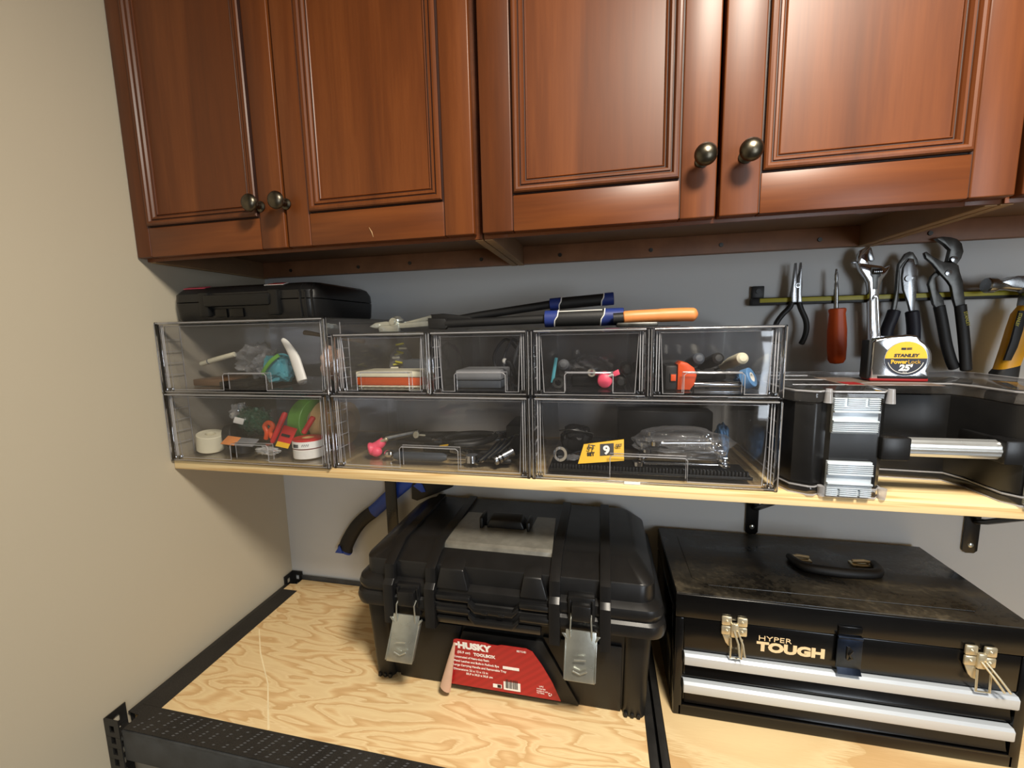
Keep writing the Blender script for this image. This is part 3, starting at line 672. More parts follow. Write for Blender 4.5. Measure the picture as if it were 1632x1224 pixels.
s = MB(); s.box(1.300, 1.326, -.226, -.195, Z1+.0006, Z1+.001); s.build('print_or_reflection', 'dark_red', t)  # red patch paints the reddish reflection by the tape measure base
# chrome tape measure on the organizer
t = thing('tape_measure', 'chrome tape measure with yellow and black round badge, on the organizer', 'tape measure', (1.3965, -.172, Z1+.001), rz=-.10)
def outl(s=1.0):
    P = [(-.040, .004), (-.040, .066), (-.036, .0705)]
    P += [(-.015, .0765), (.010, .0785), (.020, .0765)] + [(.004+.0385*math.cos(a), .037+.0385*math.sin(a)) for a in (1.0, .75, .5, .25, 0, -.25, -.5)] + [(.040, .016), (.040, .004)]
    return [(x*s, .038+(z-.038)*s) for x, z in P]
b = MB(); b.prism(outl(), -.016, .016, .004, 0, seg=4); b.build('case', 'chrome', t, local=True)
b = MB(); b.box(-.0405, .0395, -.0165, .0165, .0005, .0055, .0015); b.build('base_plate', 'dark_red', t, local=True)['label'] = 'red base strip'
b = MB(); b.box(-.0445, -.0395, -.013, .013, .004, .07, .0012); b.box(-.030, .038, -.0173, -.016, .0058, .0095, .0003); b.build('side_trim', 'black_plastic', t, local=True)
b = MB(); dz, dx, r = .0385, .006, .0285
b.cyl((dx, -.0158, dz), (dx, -.0172, dz), r+.0012, r+.0006, 48); DK = b.build('badge_ring', 'steel', t, local=True)
b = MB()
lo = arc(dx, dz, r, PI-.02, 2*PI+.02, 30); b.prism([(x, z+.004 if False else z) for x, z in lo], -.0178, -.0168); b.build('badge_black', 'navy_label', DK, local=True)
b = MB(); hi = arc(dx, dz, r, .02, PI-.02, 30); b.prism(hi, -.0178, -.0168); b.build('badge_yellow', 'yellow', DK, local=True)
b = MB(); b.text('STANLEY', facing(dx, -.0180, dz+.0032), .0072, .0004, .0002, 1.12, .12, 0, 'CENTER'); b.box(dx-.0075, dx-.001, -.0184, -.0178, dz+.0150, dz+.0185)
for k in range(2): b.prism([(dx, dz+.0150+k*.002), (dx+.007, dz+.0155+k*.002), (dx+.0065, dz+.0166+k*.002), (dx, dz+.0164+k*.002)], -.0184, -.0178)
b.build('dark_print', 'ink', DK, local=True, smooth=False)
b = MB(); b.text('Power', facing(dx+.0022, -.0180, dz-.0080), .0092, .0003, .0002, .92, 0, 0, 'RIGHT'); b.text('Lock', facing(dx+.0030, -.0180, dz-.0080), .0092, -.0001, .0002, .95)
b.build('yellow_print', 'yellow', DK, local=True, smooth=False)
b = MB(); b.text("25'", facing(dx, -.0180, dz-.0195), .0136, .0007, .0002, 1.05, .15, 0, 'CENTER')
b.tube([(dx+.0245*math.cos(a), -.0179, dz+.0245*math.sin(a)) for a in [PI*1.08+PI*.84*k/24 for k in range(25)]], .0005, 6)
b.text('7,5 m', facing(dx, -.0180, dz-.0232), .0026, 0, .0002, 1, 0, 0, 'CENTER')
b.build('white_print', 'label_white', DK, local=True, smooth=False)
# ================================================================= magnetic bar and hanging tools
YB = -.022
t = thing('magnetic_tool_bar', 'long magnetic tool bar with a yellow stripe on the back wall', 'tool bar', (1.5, -.012, .785))
b = MB(); b.box(1.2155, 1.985, YB, -.004, .7850, .8005, .0015); b.build('bar', 'black_plastic', t)
b = MB(); b.box(1.2300, 1.970, YB-.0008, YB+.002, .7905, .7990, .0003); b.build('magnet_strip', 'olive_yellow', t)
b = MB(); b.box(1.2185, 1.2420, -.010, -.001, .8005, .8260, .0015); b.cyl((1.230, -.010, .815), (1.230, -.0115, .815), .005, .005, 14); b.build('end_bracket', 'black_plastic', t)
b = MB(); b.box(1.96, 1.983, -.010, -.001, .8005, .826, .0015); b.build('end_bracket', 'black_plastic', t)
YT = -.0305
def c7(cx, cy, y=YT): p = at(1180+.27696*cx, 360+.27692*cy, 1, y); return (p.x, p.z)
def C7(pts, y=YT): return [c7(a, b_, y) for a, b_ in pts]
def c8(cx, cy, y=YT): p = at(1480+.2043*cx, 370+.2043*cy, 1, y); return (p.x, p.z)
def hang(name, label, cat, cx, cy): 
    x, z = c7(cx, cy); return thing(name, label, cat, (x, YT, z), 'hand tools on the magnetic bar')
def T3(pts, y): return [(x, y, z) for x, z in C7(pts)]
# needle nose pliers
t = hang('needle_nose_pliers', 'needle-nose pliers with thin black grips hanging on the magnetic bar', 'pliers', 320, 560)
b = MB(); b.prism(C7([(316, 213), (322, 213), (325, 300), (325, 400), (322, 440), (292, 440), (288, 400), (300, 340), (306, 290)]), YT-.003, YT+.006, .0012)
b.prism(C7([(345, 211), (352, 211), (352, 290), (356, 340), (350, 400), (352, 440), (326, 440), (326, 400), (327, 300), (338, 270)]), YT-.003, YT+.006, .0012)
x, z = c7(326, 344); b.lathe([(.0001, 0), (.0052, 0), (.0048, .0016), (.0001, .0018)], (x, YT-.003, z), (0, -1, 0), 20)
b.build('jaws', 'steel', t)
b = MB(); x, z = c7(327, 343); b.cyl((x, YT-.0048, z), (x, YT-.0053, z), .003, .003, 16); b.build('rivet', 'dark_steel', t)
for P in ([(300, 436), (285, 470), (245, 510), (210, 560), (196, 620), (206, 680)], [(338, 436), (352, 480), (378, 540), (383, 590), (372, 640), (350, 682)]):
    b = MB(); q = bez(T3(P, YT+.002), 8); n = len(q); b.tube(q, [.0036]+[.0052]*(n-3)+[.0050, .0030], 14, flat=1.0); b.build('grip', 'black_rubber', t)
# screwdriver
t = hang('screwdriver', 'screwdriver with an orange-red handle hanging tip up on the bar', 'screwdriver', 548, 790)
b = MB(); (xa, za), (xb, zb) = c7(557, 245), c7(555, 480)
d = Vector((xb-xa, 0, zb-za)); ln = d.length
b.lathe([(.0001, 0), (.0016, .0005), (.0030, .012), (.0032, .022), (.0022, .026), (.0034, .030), (.0034, .040), (.0042, .0405), (.0042, ln+.004)], (xa, YT+.003, za), d, 20)
b.build('shaft', 'steel', t)
b = MB(); (xa, za), (xb, zb) = c7(552, 474), c7(547, 793); d = Vector((xb-xa, 0, zb-za)); L0 = d.length; d.normalize(); a = Vector((0, -1, 0)); c = d.cross(a); rings = []
for u, r in ((0, .012), (.015, .0152), (.05, .0155), (.10, .0142), (.18, .0152), (.40, .0172), (.70, .0172), (.92, .0158), (.98, .0120), (1, .004)):
    rings.append([Vector((xa, YT-.004, za))+d*(L0*u)+a*(r*(1-.07*(.5+.5*math.cos(6*q)))*math.cos(q))+c*(r*(1-.07*(.5+.5*math.cos(6*q)))*math.sin(q)) for q in [2*PI*k/36 for k in range(36)]])
b.loft(rings); b.build('handle', 'orange_red', t, sharp=.5)
# adjustable wrench
t = hang('adjustable_wrench', 'chrome adjustable wrench hanging jaws up behind the tape measure', 'wrench', 770, 720)
b = MB(); b.prism(C7([(738, 760), (736, 600), (733, 390), (727, 330), (712, 300), (684, 262), (664, 214), (690, 216), (735, 222), (805, 232), (826, 244), (855, 228), (838, 272), (808, 312), (794, 350), (790, 400), (800, 600), (806, 760)]), YT-.005, YT+.006, .0016)
b.prism(C7([(668, 216), (670, 180), (690, 140), (738, 116), (740, 130), (722, 172), (728, 205), (735, 224)]), YT-.005, YT+.006, .0016)
b.prism(C7([(748, 410), (744, 440), (748, 690), (757, 690), (754, 440), (764, 410), (776, 412), (788, 690), (796, 690), (784, 420), (770, 398), (756, 398)]), YT-.0058, YT-.004, .0003)
b.build('body', 'chrome', t)
b = MB(); b.prism(C7([(737, 121), (748, 128), (758, 165), (766, 196), (758, 204), (735, 200), (726, 172)]), YT-.004, YT+.005, .0012); b.prism(C7([(640, 208), (665, 204), (668, 216), (642, 216)]), YT-.003, YT+.003, .0008); b.build('movable_jaw', 'steel', t)
b = MB(); b.prism(C7([(742, 238), (802, 244), (796, 290), (782, 300), (778, 365), (752, 368), (750, 300), (738, 285)]), YT-.0062, YT-.0048, .0003); SL_ = b.build('slot', 'dark_steel', t)
b = MB(); (x, z) = c7(770, 266)
for k in range(5): b.cyl((x-.006+k*.003, YT-.0065, z), (x-.0042+k*.003, YT-.0065, z), .0052, .0052, 14)
b.build('worm_screw', 'steel', t)
# slip joint pliers
t = hang('slip_joint_pliers', 'slip-joint pliers with navy grips, second tool right of the orange-red screwdriver', 'pliers', 920, 600)
b = MB(); b.prism(C7([(950, 160), (975, 148), (994, 152), (1018, 190), (1024, 222), (1000, 224), (982, 190), (962, 188), (936, 222), (918, 250), (915, 330), (910, 420), (900, 470), (888, 500), (872, 492), (880, 440), (896, 370), (902, 280), (910, 220)]), YT-.001, YT+.006, .0012)
b.build('rear_jaw', 'dark_steel', t)
b = MB(); b.prism(C7([(962, 190), (985, 192), (992, 222), (1002, 240), (1000, 300), (1004, 360), (996, 430), (988, 500), (966, 498), (950, 440), (925, 370), (918, 300), (926, 240), (940, 215)]), YT-.007, YT-.001, .0012)
b.build('front_jaw', 'steel', t)
b = MB(); (x, z) = c7(948, 305); b.cyl((x, YT-.007, z), (x, YT-.010, z), .0062, .0055, 18); (x2, z2) = c7(975, 300); b.box(x2-.004, x2+.005, YT-.0074, YT-.0068, z2-.003, z2+.003, .0002); b.build('pivot_bolt', 'steel', t)
for P in ([(888, 485), (872, 530), (845, 600), (835, 680), (842, 760)], [(978, 490), (984, 540), (988, 600), (985, 680), (975, 760)]):
    b = MB(); q = bez(T3(P, YT+.001 if P[0][0] < 900 else YT-.004), 6); b.tube(q, [.0085]+[.0106]*(len(q)-2)+[.006], 14); b.build('grip', 'navy_rubber', t)
# water pump pliers
t = thing('water_pump_pliers', 'large worn water-pump pliers with long black handles on the bar', 'pliers', (c7(1260, 820)[0], YT, c7(1260, 820)[1]), 'hand tools on the magnetic bar')
b = MB(); b.prism(C7([(1042, 160), (1056, 152), (1090, 178), (1130, 200), (1160, 212), (1215, 215), (1238, 230), (1246, 270), (1262, 320), (1270, 400), (1278, 470), (1226, 480), (1210, 430), (1195, 350), (1175, 320), (1130, 272), (1090, 222), (1052, 190)]), YT-.008, YT-.001, .0014)
b.build('front_jaw', 'dark_steel', t)
b = MB(); b.prism(C7([(1115, 76), (1150, 64), (1200, 68), (1235, 78), (1262, 104), (1272, 150), (1258, 190), (1232, 226), (1205, 214), (1180, 204), (1195, 140), (1165, 110)]), YT-.006, YT+.004, .0016)
b.prism(C7([(1175, 205), (1215, 212), (1190, 260), (1120, 300), (1126, 360), (1168, 420), (1176, 470), (1130, 480), (1110, 450), (1098, 400), (1082, 335), (1100, 290), (1130, 260)]), YT-.001, YT+.006, .0012)
b.build('rear_jaw', 'dark_steel', t)
for q in ((1176, 274), (1208, 196)): b = MB(); x, z = c7(*q); b.lathe([(.0001, 0), (.0058, 0), (.0052, .002), (.0001, .003)], (x, YT-.0078, z), (0, -1, 0), 18); b.build('rivet', 'steel', t)
b = MB(); q = [(x, YT+.002, z) for x, z in C7([(1148, 462), (1168, 560), (1190, 680), (1215, 770), (1238, 822)])]; b.tube(bez(q, 6), [.0095]*24+[.007], 14, flat=.75, up=(0, 1, 0)); b.build('grip', 'black_rubber', t)
b = MB(); q = [(x, YT-.006, z) for x, z in C7([(1250, 458), (1262, 560), (1274, 680), (1280, 770), (1284, 832)])]; b.tube(bez(q, 6), [.0095]*24+[.007], 14, flat=.75, up=(0, 1, 0)); G_ = b.build('grip', 'black_rubber', t)
b = MB(); x0, z0 = c7(1258, 496); x1_, z1_ = c7(1285, 614); ang = math.atan2(z1_-z0, x1_-x0)
b.text('STANLEY', Matrix.Translation((x0-.002, YT-.0137, z0)) @ Matrix.Rotation(-ang, 4, 'Y') @ Matrix.Rotation(PI/2, 4, 'X'), .0075, .0002, .0002, .92); b.build('lettering', 'olive_yellow', G_, smooth=False)
# claw hammer
def C8(pts, y=YT): return [c8(a, b_, y) for a, b_ in pts]
t = thing('claw_hammer', 'claw hammer with a yellow and black handle at the right of the bar', 'hammer', (c8(520, 1120)[0], YT-.01, c8(520, 1120)[1]), 'hand tools on the magnetic bar')
b = MB(); (xa, za), (xb, zb) = c8(392, 420), c8(640, 418)
d = Vector((xb-xa, 0, zb-za)); Lh = d.length
b.lathe([(.0001, 0), (.0125, 0), (.0140, .002), (.0140, .012), (.0105, .018), (.0095, .030), (.0105, Lh*.75), (.012, Lh)], (xa, YT-.014, za), d, 28)
b.prism(C8([(470, 400), (600, 352), (745, 356), (900, 410), (960, 500), (950, 510), (880, 440), (790, 440), (760, 480), (742, 580), (672, 580), (690, 480), (640, 448), (560, 440)]), YT-.026, YT-.002, .003)
b.build('head', 'steel', t)
b = MB(); rings = []
for (l, r_, z_) in (((672, 576), (800, 576), 0), ((600, 580), (790, 582), 0)): pass
for lx, ly, rx, ry, th in ((655, 575, 800, 590, .0105), (600, 640, 790, 655, .0115), (560, 760, 745, 775, .012), (520, 900, 685, 915, .0125), (466, 1068, 640, 1028, .0135)):
    (xl, zl), (xr, zr) = c8(lx, ly), c8(rx, ry); cx_, cz_ = (xl+xr)/2, (zl+zr)/2; hx, hz = (xr-xl)/2, (zr-zl)/2
    rings.append([(cx_+hx*math.copysign(abs(math.cos(q))**.7, math.cos(q)), YT-.014+th*math.copysign(abs(math.sin(q))**.7, math.sin(q)), cz_+hz*math.copysign(abs(math.cos(q))**.7, math.cos(q))) for q in [2*PI*k/24 for k in range(24)]])
b.loft(rings); HH = b.build('handle', 'gold_yellow', t); r_last = rings[-1]
b = MB(); r2 = []
for lx, ly, rx, ry, th in ((464, 1066, 640, 1026, .0137), (440, 1090, 628, 1080, .0150), (425, 1180, 612, 1180, .0150), (405, 1260, 600, 1262, .0152), (420, 1280, 590, 1280, .012)):
    (xl, zl), (xr, zr) = c8(lx, ly), c8(rx, ry); cx_, cz_ = (xl+xr)/2, (zl+zr)/2; hx, hz = (xr-xl)/2, (zr-zl)/2
    r2.append([(cx_+hx*math.copysign(abs(math.cos(q))**.7, math.cos(q)), YT-.014+th*math.copysign(abs(math.sin(q))**.7, math.sin(q)), cz_+hz*math.copysign(abs(math.cos(q))**.7, math.cos(q))) for q in [2*PI*k/24 for k in range(24)]])
b.loft(r2); b.build('grip_end', 'black_rubber', t)
b = MB(); b.prism(C8([(705, 612), (760, 612), (735, 760), (690, 900), (640, 1000), (585, 1002), (640, 850), (675, 720)], YT-.027), YT-.0285, YT-.0245, .0006); IN = b.build('inlay', 'black_rubber', HH)
b = MB(); (x0, z0), (x1_, z1_) = c8(728, 630, YT-.03), c8(690, 750, YT-.03); ang = math.atan2(z1_-z0, x1_-x0)
b.text('STANLEY', Matrix.Translation((x0-.003, YT-.0287, z0)) @ Matrix.Rotation(-ang, 4, 'Y') @ Matrix.Rotation(PI/2, 4, 'X'), .0072, .0002, .0002, .8); b.build('lettering', 'olive_yellow', IN, smooth=False)
# hatchet hung low on the back wall
t = thing('hatchet', 'hatchet with a black and blue handle hung low on the wall, behind the plastic toolbox', 'hatchet', (.3, -.025, .14))
def c6(cx, cy, y=-.0165): p = at(500+.15931*cx, 760+.15927*cy, 1, y); return (p.x, y, p.z)
b = MB(); q = bez([c6(*p) for p in ((315, 722), (345, 640), (420, 510), (500, 420), (590, 352))], 8); b.tube(q, [.0235, .0230, .0225]+[.0212-.0030*min(1, k/20) for k in range(len(q)-3)], 16, flat=.5, up=(0, 1, 0)); G_ = b.build('grip', 'black_rubber', t)
b = MB(); q = [Vector(c6(315, 722)), Vector(c6(306, 742))]; b.tube(q, [.0236, .0215], 16, flat=.5, up=(0, 1, 0)); b.prism([(c6(a, c)[0], c6(a, c)[2]) for a, c in ((240, 735), (285, 665), (320, 745))], -.0300, -.0270, .0008); b.build('end_cap', 'blue', G_)
b = MB(); q = bez([c6(*p) for p in ((590, 352), (650, 300), (750, 205), (900, 80), (1010, -20))], 6); b.tube(q, .0180, 16, flat=.5, up=(0, 1, 0)); b.build('shaft', 'blue', t)
b = MB(); b.prism([(c6(a, c)[0], c6(a, c)[2]) for a, c in ((985, 60), (985, 215), (1040, 235), (1240, 160), (1390, 100), (1380, -120), (1180, -200), (1000, -60))], -.0225, -.0045, .004); b.build('head_sheath', 'black_rubber', t)
b = MB(); b.prism([(c6(a, c)[0], c6(a, c)[2]) for a, c in ((1005, 80), (1090, 145), (1130, 140), (1100, 70), (1060, 40))], -.0245, -.0215, .001); b.build('strap', 'blue', t)
# ================================================================= things lying on top of the drawers
ZT = .7455
t = thing('bolt_cutter', 'bolt cutter with blue and black grips lying across the clear drawers', 'bolt cutter', (.70, -.2, ZT+.0005))
b = MB(); yj = -.200
b.prism([(.432, .758), (.446, .7655), (.470, .768), (.505, .764), (.5665, .767), (.5665, .756), (.50, .753), (.470, .754), (.446, .7535)], yj-.011, yj+.001, .0018)
b.prism([(.436, .762), (.450, .757), (.475, .760), (.515, .768), (.5665, .7785), (.5665, .7700), (.51, .757), (.470, .7485), (.448, .7485)], yj+.002, yj+.013, .0018)
b.box(.455, .500, yj-.0145, yj+.008, .7462, .7600, .0020); b.cyl((.4885, yj-.015, .766), (.4885, yj+.015, .766), .0085, .0085, 20); b.cyl((.4885, yj-.018, .766), (.4885, yj-.015, .766), .0055, .0045, 6)
b.lathe([(.0001, 0), (.013, 0), (.013, .004), (.009, .007), (.006, .0105), (.0001, .011)], (.4905, yj, .7675), (0, 0, 1), 18); b.cyl((.452, yj-.0135, .760), (.452, yj+.01, .760), .0045, .0045, 14)
b.build('jaws', 'zinc', t)
b = MB(); b.prism([(.563, .772), (.60, .7705), (.608, .757), (.60, .7485), (.563, .7510)], yj-.013, yj-.001, .003); b.tube([(.60, yj-.006, .7600), (.80, yj-.010, .7642)], .0083, 16); b.tube([(.80, yj-.010, .7642), (.944, yj-.010, .7650)], .0150, 20); HF = b.build('front_handle', 'black_rubber', t)
b = MB(); b.prism([(.563, .780), (.59, .781), (.64, .7745), (.66, .768), (.60, .760), (.563, .764)], yj+.002, yj+.014, .003); b.tube([(.62, yj+.010, .768), (.66, yj+.012, .7745), (.81, yj+.020, .793)], [.0085, .008, .0080], 16); b.tube([(.806, yj+.020, .7925), (.927, yj+.022, .800)], .0112, 20); HR = b.build('rear_handle', 'black_rubber', t)
def collar(par, p0, p1, r, u0, u1, skew):
    A, B_ = Vector(p0), Vector(p1); d = (B_-A); L0 = d.length; d.normalize()
    def sec(u, k, rr): 
        a = Vector((0, 1, 0)); c = d.cross(a)
        return [A+d*(L0*u+k*math.copysign(abs(math.cos(q))**.35, math.cos(q)))+a*(rr*math.sin(q))+c*(rr*math.cos(q)) for q in [2*PI*j/28 for j in range(28)]]
    m = MB(); m.loft([sec(u0, 0, r*.9), sec(u0+.005, 0, r), sec(u1, skew, r), sec(u1, skew, r*.9)]); o = m.build('blue_collar', 'navy_blue', par)
    m = MB(); ed = u1; pts = sec(ed, skew, r+.0001); m.tube(pts, .0011, 6, closed=True); m.build('white_piping', 'white', o)
collar(HF, (.800, yj-.010, .7642), (.944, yj-.010, .7650), .0156, 0.0, .155, .004); collar(HF, (.944, yj-.010, .7650), (.800, yj-.010, .7642), .0158, 0.0, .26, .004)
collar(HR, (.806, yj+.020, .7925), (.927, yj+.022, .800), .0118, 0.0, .17, .003); collar(HR, (.927, yj+.022, .800), (.806, yj+.020, .7925), .0120, 0.0, .17, .003)
m_ = MB(); m_.tube([(.8240, yj-.0180, .7770), (.9060, yj-.0180, .7778)], .0011, 6); m_.build('white_line', 'white', HF)
t = thing('handsaw', 'orange handled saw lying under the bolt cutter grips', 'saw', (.98, -.235, ZT+.0005))
b = MB(); b.tube(bez([(.9425, -.238, .7625), (.96, -.238, .7635), (1.0, -.236, .7645), (1.04, -.234, .7650), (1.058, -.233, .7645), (1.0655, -.233, .764)], 6), [.0098]+[.0110]*12+[.0116]*12+[.0108, .0098, .008, .0062, .005, .003], 20, up=(0, 0, 1)); b.build('handle', 'soft_orange', t)
b = MB(); b.tube([(.925, -.238, .7618), (.9425, -.238, .7625)], .0088, 16); b.build('ferrule', 'black_rubber', t)
b = MB(); P = [(.64, -.205), (.93, -.252)]
for k in range(40): P += [(.93+k*.0025, -.257), (.93+k*.0025+.00125, -.2605)]
P += [(1.035, -.250), (1.03, -.212), (.90, -.196)]
b.prism(P, ZT+.0004, ZT+.0015, 0, 0, 'xy'); b.box(.93, 1.0, -.247, -.226, ZT+.001, ZT+.0085, .003); b.build('blade', 'dark_steel', t)
# black moulded case on the upper left drawers
t = thing('tool_case', 'flat black moulded tool case on top of the corner drawers', 'tool case', (.18, -.16, .777))
b = MB(); zc = .777
b.loft([rrect(.012, .349, -.268, -.05, .022, zc, 6), rrect(.0065, .352, -.272, -.045, .026, zc+.006, 6), rrect(.0045, .354, -.274, -.042, .028, zc+.034, 6), rrect(.0045, .354, -.274, -.042, .028, zc+.038, 6)])
b.build('lower_shell', 'black_plastic_fine', t)
b = MB(); b.loft([rrect(.0045, .354, -.274, -.042, .028, zc+.040, 6), rrect(.0055, .353, -.273, -.043, .028, zc+.056, 6), rrect(.014, .347, -.262, -.05, .026, zc+.068, 6), rrect(.026, .337, -.246, -.06, .022, zc+.073, 6)])
for k in range(3): b.loft([rrect(.322+k*.010, .326+k*.010, -.2755+.004*k, -.2, .0015, zc+.003, 2), rrect(.322+k*.010, .326+k*.010, -.2775+.004*k, -.2, .0015, zc+.052, 2), rrect(.321+k*.009, .3245+k*.009, -.262+.004*k, -.2, .0015, zc+.070, 2)])
UP = b.build('upper_shell', 'black_plastic_fine', t)
b = MB(); b.box(.105, .262, -.287, -.268, zc+.028, zc+.052, .004); b.box(.088, .112, -.283, -.266, zc+.008, zc+.058, .004); b.box(.255, .279, -.283, -.266, zc+.008, zc+.058, .004); b.build('carry_handle', 'black_plastic', t)
for q in ((.118, .150), (.156, .19)): b = MB(); b.box(q[0], q[1], -.2765, -.270, zc+.006, zc+.024, .001); b.build('latch', 'black_gloss', t)
def lidmark(x0, x1, mat, nm):
    m = MB(); m.hexa([(x0, -.2612, zc+.0685), (x1, -.2612, zc+.0685), (x1, -.246, zc+.0732), (x0, -.246, zc+.0732), (x0, -.2612, zc+.0695), (x1, -.2612, zc+.0695), (x1, -.246, zc+.0742), (x0, -.246, zc+.0742)]); return m.build(nm, mat, UP)
lidmark(.030, .085, 'pink', 'sticker')['label'] = 'faded pink sticker'; o = lidmark(.232, .278, 'label_white', 'sticker'); o['label'] = 'white and red sticker'
m = MB(); m.hexa([(.240, -.2600, zc+.0699), (.276, -.2600, zc+.0699), (.274, -.248, zc+.0738), (.246, -.248, zc+.0738), (.240, -.2600, zc+.0703), (.276, -.2600, zc+.0703), (.274, -.248, zc+.0742), (.246, -.248, zc+.0742)]); m.build('print_or_reflection', 'red', UP)
# ================================================================= clear stacking drawers
def drawer_unit(x0, x1, z0, z1, yf, label, hf, hh=.034, yb=-.028):
    t = thing('drawer_unit', label, 'storage drawer', ((x0+x1)/2, (yf+yb)/2, z0), 'clear stacking drawers')
    w = .0018
    b = MB(); b.box(x0, x0+w, yf+.004, yb, z0+w, z1-w); b.box(x1-w, x1, yf+.004, yb, z0+w, z1-w); b.box(x0, x1, yf+.004, yb, z1-w, z1); b.box(x0, x1, yf+.004, yb, z0, z0+w); b.box(x0+w, x1-w, yb-w, yb, z0+w, z1-w)
    b.build('housing', 'clear_plastic', t)
    g = MB()
    f = MB(); pw = .0052; rh = .0052
    f.box(x0, x0+pw, yf, yf+.008, z0, z1, .0012); f.box(x1-pw, x1, yf, yf+.008, z0, z1, .0012)
    f.box(x0+pw, x1-pw, yf+.0005, yf+.0075, z1-rh, z1, .0014); f.box(x0+pw, x1-pw, yf+.002, yf+.006, z0, z0+.0035, .001)
    for s, xx in ((1, x0), (-1, x1)):     # guide ribs inside the side walls
        for q in (.0085, .0125): a, c = sorted((xx+s*q, xx+s*(q+.0016))); g.box(a, c, yf+.006, yf+.0078, z0+.004, z1-.006, .0003)
        a, c = sorted((xx+s*w, xx+s*(w+.0014)))
        for k in range(4): zz = z0+(z1-z0)*(.24+.17*k); g.box(a, c, yf+.009, yf+.052, zz, zz+.0012)
        g.box(a, c, yf+.051, yf+.0522, z0+.006, z1-.008)
        a, c = sorted((xx+s*pw, xx+s*(pw+.012))); f.box(a, c, yf+.004, yf+.014, z0+.0035, z0+.010, .0012)
    g.tube([(x0+pw, yf, z1-rh*.5), (x1-pw, yf, z1-rh*.5)], .0013, 8); g.tube([(x0+pw, yf+.002, z0+.003), (x1-pw, yf+.002, z0+.003)], .0006, 6)  # pale beads added along the rails to imitate their bright reflected lines
    g.tube([(x0+.0008, yf, z0+.003), (x0+.0008, yf, z1-.003)], .0006, 6); g.tube([(x1-.0008, yf, z0+.003), (x1-.0008, yf, z1-.003)], .0006, 6)
    FR = f.build('front_frame', 'clear_edge', t); g.build('rib_and_highlight', 'clear_rim', FR)
    d = MB(); ti = .0155; bi = .0205; zb = z0+.0060; zt = z1-.0090; y0 = yf+.0095
    xm = (x0+x1)/2; hw = (x1-x0)*hf/2
    front = [(x0+bi, zb), (xm-hw, zb), (xm-hw, zb+hh-.004), (xm-hw+.004, zb+hh), (xm+hw-.004, zb+hh), (xm+hw, zb+hh-.004), (xm+hw, zb), (x1-bi, zb), (x1-ti, zt), (x0+ti, zt)]
    d.prism(front, y0, y0+.0018)
    d.box(xm-hw, xm+hw, y0+.0125, y0+.014, zb, zb+hh); d.box(xm-hw, xm+hw, y0, y0+.014, zb+hh-.0015, zb+hh)
    d.box(x0+bi, x1-bi, y0+.002, yb-.012, zb, zb+.0016); d.hexa([(x0+bi, y0+.0145, zb+.0016), (x0+bi+.0015, y0+.0145, zb+.0016), (x0+bi+.0015, yb-.012, zb+.0016), (x0+bi, yb-.012, zb+.0016), (x0+ti, y0+.002, zt), (x0+ti+.0015, y0+.002, zt), (x0+ti+.0015, yb-.012, zt), (x0+ti, yb-.012, zt)])
    d.hexa([(x1-bi-.0015, y0+.0145, zb+.0016), (x1-bi, y0+.0145, zb+.0016), (x1-bi, yb-.012, zb+.0016), (x1-bi-.0015, yb-.012, zb+.0016), (x1-ti-.0015, y0+.002, zt), (x1-ti, y0+.002, zt), (x1-ti, yb-.012, zt), (x1-ti-.0015, yb-.012, zt)])
    d.box(x0+bi, x1-bi, yb-.0135, yb-.012, zb, zt)
    D = d.build('drawer', 'clear_drawer', t)
    r = MB(); r.tube([(x, y0-.0003, z) for x, z in front], .00085, 6, closed=True); r.build('rim', 'clear_rim', D)
    h = MB(); h.tube([(xm-hw, y0+.0135, zb+.001), (xm-hw, y0+.0135, zb+hh), (xm+hw, y0+.0135, zb+hh), (xm+hw, y0+.0135, zb+.001)], .0009, 6); h.build('pull_recess', 'clear_rim', D)
    return t
Z1_, Z2_, Z3_ = .6285, .6305, .7445
ZL = ZS+.0006
drawer_unit(.0040, .3870, ZL, Z1_, -.312, 'lower clear drawer in the room corner, full of tape rolls', .24)
drawer_unit(.3910, .7830, ZL, Z1_, -.303, 'lower middle clear drawer holding pliers and a pink gripped tool', .30, .040)
uC = drawer_unit(.7875, 1.1785, ZL, Z1_, -.303, 'lower right clear drawer holding chrome wrenches and a yellow card', .32, .040)
m = MB(); m.box(.944, .970, -.3042, -.3032, ZL+.0002, ZL+.0050); m.build('sticker', 'label_white', uC)['label'] = 'small white sticker'
drawer_unit(.0040, .4000, Z1_+.0008, .7760, -.312, 'upper clear drawer under the black tool case, holding plastic bags', .26)
drawer_unit(.4060, .5980, Z2_, Z3_, -.303, 'narrow upper clear drawer holding the red box', .56)
drawer_unit(.6010, .7830, Z2_, Z3_, -.303, 'narrow upper clear drawer under the bolt cutter shafts, holding a grey case', .52)
drawer_unit(.7875, .9800, Z2_, Z3_, -.303, 'narrow upper clear drawer under the blue grips, with a pink screwdriver end', .42)
drawer_unit(.9830, 1.1785, Z2_, Z3_, -.303, 'narrow upper clear drawer at the right end, holding an orange tape measure', .46)
# ================================================================= contents
FL, FU, FA = ZL+.0079, Z2_+.0079, Z1_+.0088
def roll(name, label, cat, c, ax, R, r, w, mat, group=None, core='tan'):
    ax = Vector(ax).normalized(); t = thing(name, label, cat, (c[0], c[1], c[2]-R), group)
    b = MB(); b.lathe([(r, -w/2), (R-.001, -w/2), (R, -w/2+.001), (R, w/2-.001), (R-.001, w/2), (r, w/2)], c, ax, 40, closed=True); b.build('tape', mat, t)
    b = MB(); b.lathe([(r-.002, -w/2), (r, -w/2), (r, w/2), (r-.002, w/2)], c, ax, 32, closed=True); b.build('core', core, t); return t
G1 = 'tape rolls in the corner drawer'
